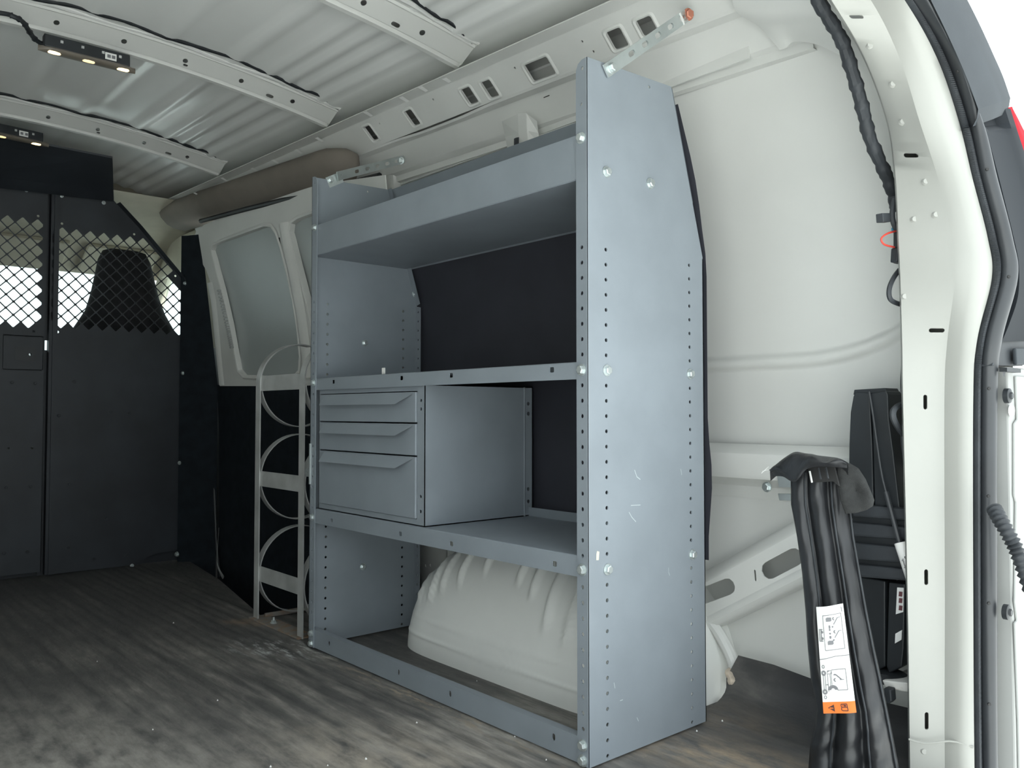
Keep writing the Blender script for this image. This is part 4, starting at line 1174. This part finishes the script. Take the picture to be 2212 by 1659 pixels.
b = MB(); c = at(1908, 471, 'x', 1.28); b.obox(c, V((0, .013, .002)), V((.006, 0, 0)), V((0, -.001, .007))); b.build('tape_flag', 'rubber', HN, bevel=.001)
b = MB(); c = at(1941, 530, 'x', 1.285); b.obox(c, V((0, .006, 0)), V((.006, 0, 0)), V((0, .001, .030))); b.build('connector', 'plastic', HN, bevel=.001)
b = MB(); c = at(1936, 552, 'x', 1.285); b.obox(c, V((0, .008, 0)), V((.006, 0, 0)), V((0, .002, .012))); b.build('connector', 'plastic', HN, bevel=.002)
b = MB(); c = at(1937, 497, 'x', 1.283); b.obox(c, V((0, .007, 0)), V((.006, 0, 0)), V((0, 0, .004))); b.build('blue_clip', 'blue', HN, bevel=.001)

# =================================================================== DOOR SEAL
def seal():
    n = len(CS)
    nr = V((.55, -.83, 0))
    o = thing('door_seal', 'ribbed black rubber seal edging the rear door opening', 'seal', CS[0])
    # ribbed carrier: subdivided finely, alternate rings stand proud
    A = []; B = []
    K = 8
    for i in range(n - 1):
        for k in range(K): A.append(CS[i].lerp(CS[i + 1], k / K)); B.append(CM[i].lerp(CM[i + 1], k / K))
    rows = []
    for i, (a, c) in enumerate(zip(A, B)):
        h = .0075 + (.0012 if i % 2 else 0)
        rows.append([a + nr * -.004] + [a.lerp(c, .5 - .5 * math.cos(t)) + nr * h * math.sin(t) for t in [PI * j / 6 for j in range(7)]] + [c + nr * -.004])
    MB().grid(rows).build('ribbed_carrier', 'rubber', o, smooth=True, ang=30)
    rows = []
    for i in range(n):
        a, c = CM[i], CO[i]
        rows.append([a + nr * -.006, a + nr * .001] + [a.lerp(c, .5 - .5 * math.cos(t)) + nr * (.012 * math.sin(t) - .004 * (1 - math.cos(t)) / 2) for t in [PI * j / 9 for j in range(1, 9)]] + [c + nr * -.006, c + nr * -.02])
    MB().grid(rows).build('seal_bulb', 'satin', o, smooth=True, ang=60)
    for px, py in ((2060, 155), (2127, 375), (2165, 605), (2136, 833), (2135, 1064), (2136, 1298), (2136, 1534)):
        i = min(range(n), key=lambda k: abs(proj(CM[k].lerp(CO[k], .35))[1] - py) + (999 if CM[k].y < .1 else 0))
        p = CM[i].lerp(CO[i], .36) + nr * .0108
        MB().tube([p - nr * .002, p + nr * .0006], [.0028, .0022], 8, ref=(0, 0, 1)).build('vent_hole', 'black_ink', o, smooth=True)
    return o
seal()

# =================================================================== OUTER CORNER COVER AND TAIL LAMP
CCV = thing('corner_cover', 'grey plastic cover on the outer rear corner above the red tail lamp', 'cover', at(2140, 150, 'x', 1.42))
IN = [at(x, y, 'x', 1.417 + DX(y)) for x, y in ((1985, -60), (2006, -10), (2040, 60), (2070, 125), (2095, 185), (2113, 236))]
OU = [at(x, y, 'x', 1.408 + DX(y)) for x, y in ((2055, -60), (2088, 0), (2118, 60), (2143, 115), (2165, 165), (2181, 212))]
b = MB(); rows = []
for a, c in zip(catmull(IN, 4), catmull(OU, 4)):
    rows.append([a, a.lerp(c, .5) + V((.006, 0, 0)), c + V((.001, 0, 0)), c + V((-.004, .002, 0)), c + V((-.06, .02, 0))])
b.grid(rows)
e = rows[-1]
b.grid([e, [p + V((-.003, .003, -.012)) for p in e], [p + V((-.008, .0, -.024)) for p in e], [p + V((-.03, .0, -.026)) for p in e]])
b.build('cover_shell', 'cover', CCV, smooth=True, ang=40)
TL = thing('tail_lamp', 'red tail lamp in its black housing on the outer rear corner', 'tail lamp', at(2200, 450, 'x', 1.41))
IN = [at(x, y, 'x', 1.412 + DX(y)) for x, y in ((2113, 236), (2135, 300), (2158, 385), (2190, 514), (2201, 573), (2199, 640), (2180, 700), (2164, 738))]
OU = [at(x, y, 'x', 1.400 + DX(y)) for x, y in ((2177, 236), (2194, 290), (2216, 360), (2244, 480), (2262, 573), (2270, 640), (2272, 700), (2272, 735))]
rows = []
for i, (a, c) in enumerate(zip(catmull(IN, 5), catmull(OU, 5))):
    g = -.012 if i < 4 else 0
    rows.append([a + V((-.03, 0, 0)), a, a.lerp(c, .1) + V((g, 0, 0)), a.lerp(c, .72) + V((g, 0, 0)), a.lerp(c, .80) + V((.004, 0, 0)), c + V((.004, 0, 0)), c + V((-.028, .0, 0))])
MB().grid(rows).build('housing', 'lamphouse', TL, smooth=True, ang=30)
rows = []
P0 = catmull([at(x, y, 'x', 1.398 + DX(y)) for x, y in ((2178, 232), (2194, 290), (2216, 360), (2244, 480), (2262, 573), (2270, 640), (2272, 735))], 5)
P1 = catmull([at(x, y, 'x', 1.385 + DX(y)) for x, y in ((2186, 231), (2205, 268), (2232, 330), (2262, 470), (2284, 573), (2292, 640), (2294, 735))], 5)
for a, c in zip(P0, P1):
    rows.append([a + V((-.02, 0, 0)), a, a.lerp(c, .35) + V((.004, .0, 0)), a.lerp(c, .7) + V((0, .0, 0)), c, c + V((-.022, .004, 0))])
MB().grid(rows).build('lens', 'red', TL, smooth=True, ang=50)
P = [at(x, y, 'x', 1.40) for x, y in ((2200, 742), (2196, 747), (2225, 748))]
MB().box(1.402, 1.414, at(2168, 742, 'x', 1.41).y, at(2230, 742, 'x', 1.41).y, at(2190, 752, 'x', 1.41).z, at(2190, 740, 'x', 1.41).z).build('lower_lens', 'red', TL, bevel=.001)

# corrugated conduit to the rear door
P = [at(x, y, 'x', X) for x, y, X in ((2148, 1100, 1.428), (2160, 1122, 1.44), (2176, 1150, 1.452), (2192, 1180, 1.46), (2206, 1215, 1.468), (2220, 1255, 1.475), (2236, 1300, 1.48))]
P = catmull(P, 12)
tag(MB().tube(P, [.0095 + .0018 * math.cos(2 * PI * k / 4) for k in range(len(P))], 14).build('corrugated_conduit', 'rubber', smooth=True, ang=80), 'black corrugated conduit looping from the rear door opening', 'conduit')

# =================================================================== JACK AND BAG IN THE REAR CORNER
JK = thing('vehicle_jack', 'tall black jack assembly standing in the rear corner behind the bag', 'jack', at(1900, 1470, 'y', .40))
def pxprism(name, q, y0, y1, m, parent, bevel=.002, label=None):
    A = [at(*p, 'y', y0) for p in q]
    return MB().prism([(p.x, p.z) for p in A], lambda u, v, w: V((u, w, v)), y0, y1).build(name, m, parent, bevel=bevel, label=label)
pxprism('side_plate', ((1843, 856), (1848, 846), (1878, 849), (1884, 960), (1888, 1120), (1832, 1120), (1834, 960), (1837, 890)), .425, .475, 'plastic', JK)
pxprism('side_plate', ((1881, 850), (1914, 844), (1918, 852), (1920, 905), (1930, 980), (1946, 1120), (1890, 1120), (1886, 960)), .421, .475, 'plastic', JK)
pxprism('top_cap', ((1845, 842), (1912, 838), (1917, 848), (1843, 853)), .427, .475, 'plastic', JK, .001)
for a, c in ((1088, 1116), (1128, 1158), (1172, 1208), (1218, 1246)):
    pxprism('tread_block', ((1836, a), (1968, a + 12), (1970, c + 10), (1840, c)), .410, .475, 'rubber', JK, .004)
pxprism('tread_core', ((1840, 1095), (1968, 1105), (1970, 1250), (1845, 1240)), .42, .475, 'plastic', JK)
lg = pxprism('jack_body', ((1852, 1245), (1912, 1255), (1912, 1440), (1880, 1460), (1862, 1440)), .43, .475, 'plastic', JK)
lg = pxprism('jack_body', ((1920, 1258), (1955, 1262), (1952, 1400), (1948, 1440), (1920, 1455), (1915, 1440)), .425, .47, 'plastic', JK)
pxprism('instruction_label', ((1938, 1269), (1952, 1270), (1951, 1322), (1935, 1327)), .422, .424, 'white', lg, 0)
pxprism('instruction_label', ((1934, 1369), (1948, 1361), (1947, 1382), (1933, 1390)), .422, .424, 'white', lg, 0)
for a in (1278, 1292, 1308):
    pxprism('label_picture', ((1942, a), (1949, a + 1), (1948, a + 11), (1941, a + 10)), .4205, .422, mat('maroon_ink', (.12, .04, .045), .6), lg, 0)
c = at(1915, 1462, 'y', .43)
MB().tube([c + V((0, 0, -.004)), c + V((0, 0, .004)), c + V((0, 0, .010))], [.042, .040, .03], 20, flat=.8).build('jack_foot', 'plastic', JK, smooth=True)
# painted ledge of the body the jack stands on
A = [at(*p, 'y', .392) for p in ((1905, 1469), (1985, 1478), (1985, 1500), (1912, 1487))]
MB().prism([(p.x, p.z) for p in A], lambda u, v, w: V((u, w, v)), .392, .48).build('jack_ledge', 'ledge', wall_r, bevel=.002)
A = [at(*p, 'y', .372) for p in ((1908, 1486), (1924, 1490), (1926, 1515), (1918, 1522), (1912, 1518))]
MB().prism([(p.x, p.z) for p in A], lambda u, v, w: V((u, w, v)), .372, .39).build('jack_hook', 'plastic', JK, bevel=.002)

ROD = thing('jack_handle_rod', 'thin steel rod with a white sleeve leaning against the black jack', 'rod', at(1960, 1260, 'y', .365))
P = [at(x, y, 'y', yy) for x, y, yy in ((1878, 846, .417), (1886, 895, .415), (1895, 960, .412), (1907, 1035, .404), (1925, 1100, .400), (1942, 1170, .397))]
MB().tube(catmull(P, 3), .0022, 8).build('rod', 'satin', ROD, smooth=True)
MB().tube([at(1914, 1062, 'y', .401), at(1943, 1172, 'y', .396)], .0042, 8).build('rod_sleeve', 'satin', ROD, smooth=True)
A, B = at(1946, 1172, 'y', .393), at(1985, 1290, 'y', .388)
MB().tube([A, B], .0105, 14).build('sticker_sleeve', 'white', ROD, smooth=True, ang=30)
ax = (B - A).normalized()
vw = (CAM - A).normalized(); side = ax.cross(vw).normalized(); nn = side.cross(ax).normalized()
if nn.dot(vw) < 0: nn = -nn
def text(s, size, pos, xd, yd, m, parent, name='lettering', ext=0.0002, shear=0.0):
    c = bpy.data.curves.new(name, 'FONT'); c.body = s; c.size = size; c.extrude = ext; c.align_x = 'LEFT'; c.shear = shear
    c.materials.append(M[m])
    o = bpy.data.objects.new(name, c); COL.objects.link(o)
    xd, yd = V(xd).normalized(), V(yd).normalized(); zd = xd.cross(yd).normalized()
    mt = Matrix((xd, yd, zd)).transposed().to_4x4(); mt.translation = V(pos) - children_off(parent)
    dg = bpy.context.evaluated_depsgraph_get(); dg.update()
    me = bpy.data.meshes.new_from_object(o.evaluated_get(dg)); me.name = name
    bpy.data.objects.remove(o)
    o = bpy.data.objects.new(name, me); COL.objects.link(o)
    o.parent = parent; o.matrix_local = mt; o['kind'] = 'stuff'; return o
yd = nn.cross(ax)
text('Stunner', .013, A + ax * .022 + nn * .0108 - yd * .002, ax, yd, 'black_ink', ROD, shear=.25)
text('lightweight jack', .0042, A + ax * .026 + nn * .0106 - yd * .0065, ax, yd, 'black_ink', ROD)

# ---- vinyl bag
BAG = thing('jack_tool_bag', 'long black vinyl tool bag with folded flap and white instruction label', 'bag', (1.27, .26, 0))
VW = V((-.465, .885, 0)); SIDE = V((.885, .465, 0))          # away from the rear opening / across the bag
stations = [  # py, left px, right px, plane y
    (1000, 1712, 1832, .275), (1040, 1708, 1834, .272), (1090, 1709, 1838, .268), (1160, 1722, 1846, .262), (1240, 1733, 1860, .256), (1320, 1740, 1874, .25),
    (1400, 1745, 1890, .245), (1470, 1752, 1905, .24), (1530, 1764, 1917, .236), (1570, 1760, 1925, .233), (1610, 1750, 1933, .23), (1660, 1746, 1942, .228), (1715, 1748, 1952, .225)]
def fold(u, t):
    d = 0
    for c, wd, h in ((.10, .10, .008), (.27, .035, -.010), (.45, .12, .014), (.64, .045, -.011), (.80, .09, .008), (.955, .03, -.004)):
        c2 = c + .05 * math.sin(t * 2 + c * 5) * .4
        d += h * math.exp(-((u - c2) / wd) ** 2)
    return d
rows = []
NS = 36
rnd = random.Random(3)
S2 = []
for i in range(len(stations) - 1):
    for k in range(4):
        f = k / 4; S2.append([a + (c - a) * f for a, c in zip(stations[i], stations[i + 1])])
S2.append(list(stations[-1]))
for i, (py, l, r, yy) in enumerate(S2):
    t = i / (len(S2) - 1)
    A = at(l, py, 'y', yy); 
    # right point on the plane through A across the bag
    Bp = hit(r, py, A, VW)
    front = []
    for k in range(NS + 1):
        u = k / NS
        d = fold(u, t) * (.55 + .6 * t)
        d += .0022 * math.sin(i * .9 + u * 17) * math.sin(i * .37 + u * 5)
        if t > .72: d += .006 * math.sin(i * 1.3 + u * 9) * (t - .72) * 3
        env = math.sin(PI * min(1, max(0, u))) ** .5
        front.append(A.lerp(Bp, u) - VW * (d + .016 * env))
    back = [A.lerp(Bp, 1 - k / 8) + VW * (.018 * math.sin(PI * k / 8) + .004) for k in range(1, 8)]
    rows.append(front + back)
MB().grid(rows, closed=True, cap=True).build('pouch', 'vinyl', BAG, smooth=True, ang=180)
# stitched edges
for u in (.26, .70, .985):
    path = []
    for i in range(2, len(rows) - 2): path.append(rows[i][int(u * NS)] - VW * .0015)
    MB().tube(path, .0016, 6).build('seam_piping', 'rubber', BAG, smooth=True)
# hood: collapsed top, open flap hanging to the right
T = [((1663, 1015), .27), ((1680, 1000), .27), ((1700, 985), .268), ((1718, 976), .266), ((1740, 979), .264), ((1770, 984), .262), ((1800, 988), .262), ((1832, 1000), .264)]
Lw = [((1668, 1022), .262), ((1690, 1022), .25), ((1708, 1032), .24), ((1722, 1030), .232), ((1742, 1006), .228), ((1770, 1000), .228), ((1800, 1001), .232), ((1830, 1003), .245)]
top = catmull([at(*p, 'y', y) for p, y in T], 4); lo = catmull([at(*p, 'y', y) for p, y in Lw], 4)
rows = []
for i, (a, c) in enumerate(zip(top, lo)):
    m = a.lerp(c, .5) - VW * .014 + V((0, 0, .004 * math.sin(i * .8)))
    rows.append(catmull([a + VW * .012 - V((0, 0, .02)), a, m, c, c + V((0, 0, -.006)) + VW * .006], 3))
MB().grid(rows).build('collapsed_hood', 'vinyl', BAG, smooth=True, ang=180)
# ragged torn tip
b = MB()
for q in (((1663, 1015), (1700, 1002), (1702, 1030), (1690, 1022), (1676, 1020)), ((1696, 1015), (1712, 1000), (1718, 1034), (1708, 1035), (1700, 1026))):
    b.prism([(0, 0)] * 0 or [(at(*p, 'y', .262).x, at(*p, 'y', .262).z) for p in q], lambda u, v, w: V((u, w, v)), .258, .262)
b.build('torn_edge', 'vinyl', BAG)
for a, c in (((1664, 1014), (1647, 1018)), ((1660, 1008), (1645, 1022))):
    MB().tube([at(*a, 'y', .262), at(*c, 'y', .262)], .0006, 5).build('loose_thread', 'white', BAG)
fl = [(1808, 1000), (1836, 1001), (1855, 1012), (1870, 1035), (1881, 1060), (1889, 1080), (1886, 1093), (1872, 1102), (1850, 1108), (1826, 1110), (1815, 1080), (1808, 1040)]
O = at(1850, 1050, 'y', .285); N = VW
F3 = [hit(x, y, O, N) for x, y in fl]
c = sum(F3, V((0, 0, 0))) / len(F3)
b = MB()
rows = []
for s, dz in ((1.0, 0.0), (.97, -.0035), (.7, -.006), (.35, -.004), (.02, 0)):
    rows.append([c + (p - c) * s + VW * dz for p in F3])
b.grid(rows, closed=True)
rows = [[p for p in F3], [c + (p - c) * 1.0 + VW * .004 for p in F3], [c + (p - c) * .02 + VW * .008 for p in F3]]
b.grid(rows, closed=True)
b.build('open_flap', 'velcro', BAG, smooth=True, ang=60)
for px, py, m in ((1752, 1032, 'white'), (1771, 1025, 'rubber'), (1787, 1024, 'satin')):
    A = at(px - 3, py - 14, 'y', .25); B = at(px + 2, py + 10, 'y', .245)
    MB().tube([A, B], .0016, 6).build('tool_tip', m, BAG)
# dark opening under the hood
pxprism('bag_mouth', ((1744, 1004), (1800, 1002), (1812, 1050), (1800, 1040), (1768, 1042), (1750, 1040)), .262, .266, 'black_ink', BAG, 0)
# instruction label lying on the front folds
q = [at(1763, 1311, 'y', .221), at(1821, 1304, 'y', .238), at(1850, 1538, 'y', .222), at(1779, 1541, 'y', .203)]
def lab(u, v, w):
    p = q[0].lerp(q[1], u).lerp(q[3].lerp(q[2], u), v)
    return p - VW * (w + .0020 * math.sin(u * 5 + v * 3) + .004 * math.sin(PI * u))
def labgrid(u0, u1, v0, v1, w, nu=8, nv=8):
    b = MB(); rows = [[lab(u0 + (u1 - u0) * i / nu, v0 + (v1 - v0) * j / nv, w) for i in range(nu + 1)] for j in range(nv + 1)]
    return b.grid(rows)
LB = labgrid(0, 1, 0, 1, .0, 10, 14).build('instruction_label', 'white', BAG, smooth=True)
labgrid(0, 1, .895, 1.0, .0004, 10, 3).build('warning_band', 'orange', LB, smooth=True)
b = MB()
def line(pts, hw=.0006, bb=None):
    bb = bb or b
    bb.bar([lab(u, v, .0007) for u, v in pts], None or SIDE.cross(VW) if False else V((0, 0, 0)) + (lab(pts[-1][0], pts[-1][1], 0) - lab(pts[0][0], pts[0][1], 0)).cross(VW), hw, .0003)
def seg(u0, v0, u1, v1, hw=.0005, bb=None):
    n = max(1, int(abs(u1 - u0) * 10)); line([(u0 + (u1 - u0) * k / n, v0 + (v1 - v0) * k / n) for k in range(n + 1)], hw, bb)
def poly(P, bb=None, w=.0006):
    bb = bb or b
    bb.add([lab(u, v, w) for u, v in P], [list(range(len(P)))])
def ring(cu, cv, ru, rv, hw=.0005, a0=0, a1=2 * PI, n=14, bb=None):
    P = [(cu + ru * math.cos(a0 + (a1 - a0) * k / n), cv + rv * math.sin(a0 + (a1 - a0) * k / n)) for k in range(n + 1)]
    for p, r in zip(P, P[1:]): seg(*p, *r, hw, bb)
def frame(u0, u1, v0, v1, hw=.0004):
    seg(u0, v0, u1, v0, hw); seg(u1, v0, u1, v1, hw); seg(u1, v1, u0, v1, hw); seg(u0, v1, u0, v0, hw)
frame(.22, .88, .085, .415)
for cv in (.125, .345):
    poly([(.32, cv - .012), (.37, cv - .020), (.52, cv - .016), (.52, cv + .016), (.48, cv + .022), (.32, cv + .02)])
for cv in (.12, .245):
    seg(.58, cv + .06, .74, cv, .0006); seg(.74, cv, .84, cv, .0004); ring(.62, cv + .005, .05, .012, .0008, PI * .5, PI * 1.5, 8)
    poly([(.5, cv + .075), (.56, cv + .07), (.57, cv + .085), (.52, cv + .09)])
for cv in (.19, .205, .225, .26, .29, .30): ring(.43, cv, .025, .006, .0006, 0, 2 * PI, 6)
seg(.06, .215, .06, .325); seg(.06, .215, .17, .215); seg(.06, .325, .17, .325); seg(.12, .22, .12, .32, .0007); ring(.15, .24, .03, .008, .0008, 0, 2 * PI, 6); ring(.15, .30, .03, .008, .0008, 0, 2 * PI, 6)
seg(.0, .497, .25, .490, .0004); seg(.25, .490, .5, .478, .0004); seg(.5, .478, 1.0, .478, .0004)
ring(.10, .625, .055, .018, .0012); ring(.10, .80, .055, .018, .0012)
ring(.10, .565, .04, .014, .0005); ring(.10, .85, .04, .014, .0004)
for u in (.08, .14): seg(u, .645, u, .785, .0004)
seg(.22, .615, .30, .605, .0004); frame(.22, .36, .605, .635, .0003); seg(.22, .635, .22, .80, .0004); seg(.34, .615, .34, .735, .0004); seg(.30, .64, .30, .74, .0003)
seg(.36, .60, .82, .60, .0004); seg(.82, .60, .82, .79, .0004); seg(.82, .79, .50, .79, .0004)
ring(.36, .785, .13, .035, .0016, PI, 2 * PI, 10); ring(.36, .785, .08, .022, .0010, PI, 2 * PI, 10)
poly([(.40, .645), (.46, .637), (.52, .648), (.50, .655), (.42, .652)]); seg(.50, .65, .66, .695, .0009); seg(.60, .695, .74, .695, .0004); ring(.47, .695, .05, .013, .0009, PI * .5, PI * 1.5, 8)
poly([(.17, .735), (.22, .727), (.22, .743)]); seg(.13, .735, .20, .735)
poly([(.90, .025), (.93, .026), (.94, .075), (.91, .074)])
b.build('label_drawing', 'ink', LB)
b = MB()
poly([(.15, .948), (.34, .918), (.36, .985)], b, .0009)
seg(.56, .918, .74, .916, .0006, b); seg(.74, .916, .76, .978, .0006, b); seg(.76, .978, .60, .976, .0006, b); seg(.60, .976, .56, .965, .0006, b); seg(.56, .965, .58, .947, .0006, b); seg(.58, .947, .56, .93, .0006, b); seg(.56, .93, .56, .918, .0006, b)
seg(.58, .947, .75, .947, .0005, b)
seg(.60, .932, .62, .932, .0009, b); seg(.64, .932, .71, .932, .0012, b); seg(.70, .925, .70, .94, .0006, b)
b.build('warning_symbol', mat('warning_black', (.05, .02, .012), .6), LB)
b = MB(); seg(.20, .950, .27, .950, .0009, b); seg(.29, .951, .31, .951, .0009, b)
for v in b.v: v -= VW * .0006
b.build('warning_mark', 'orange', LB)
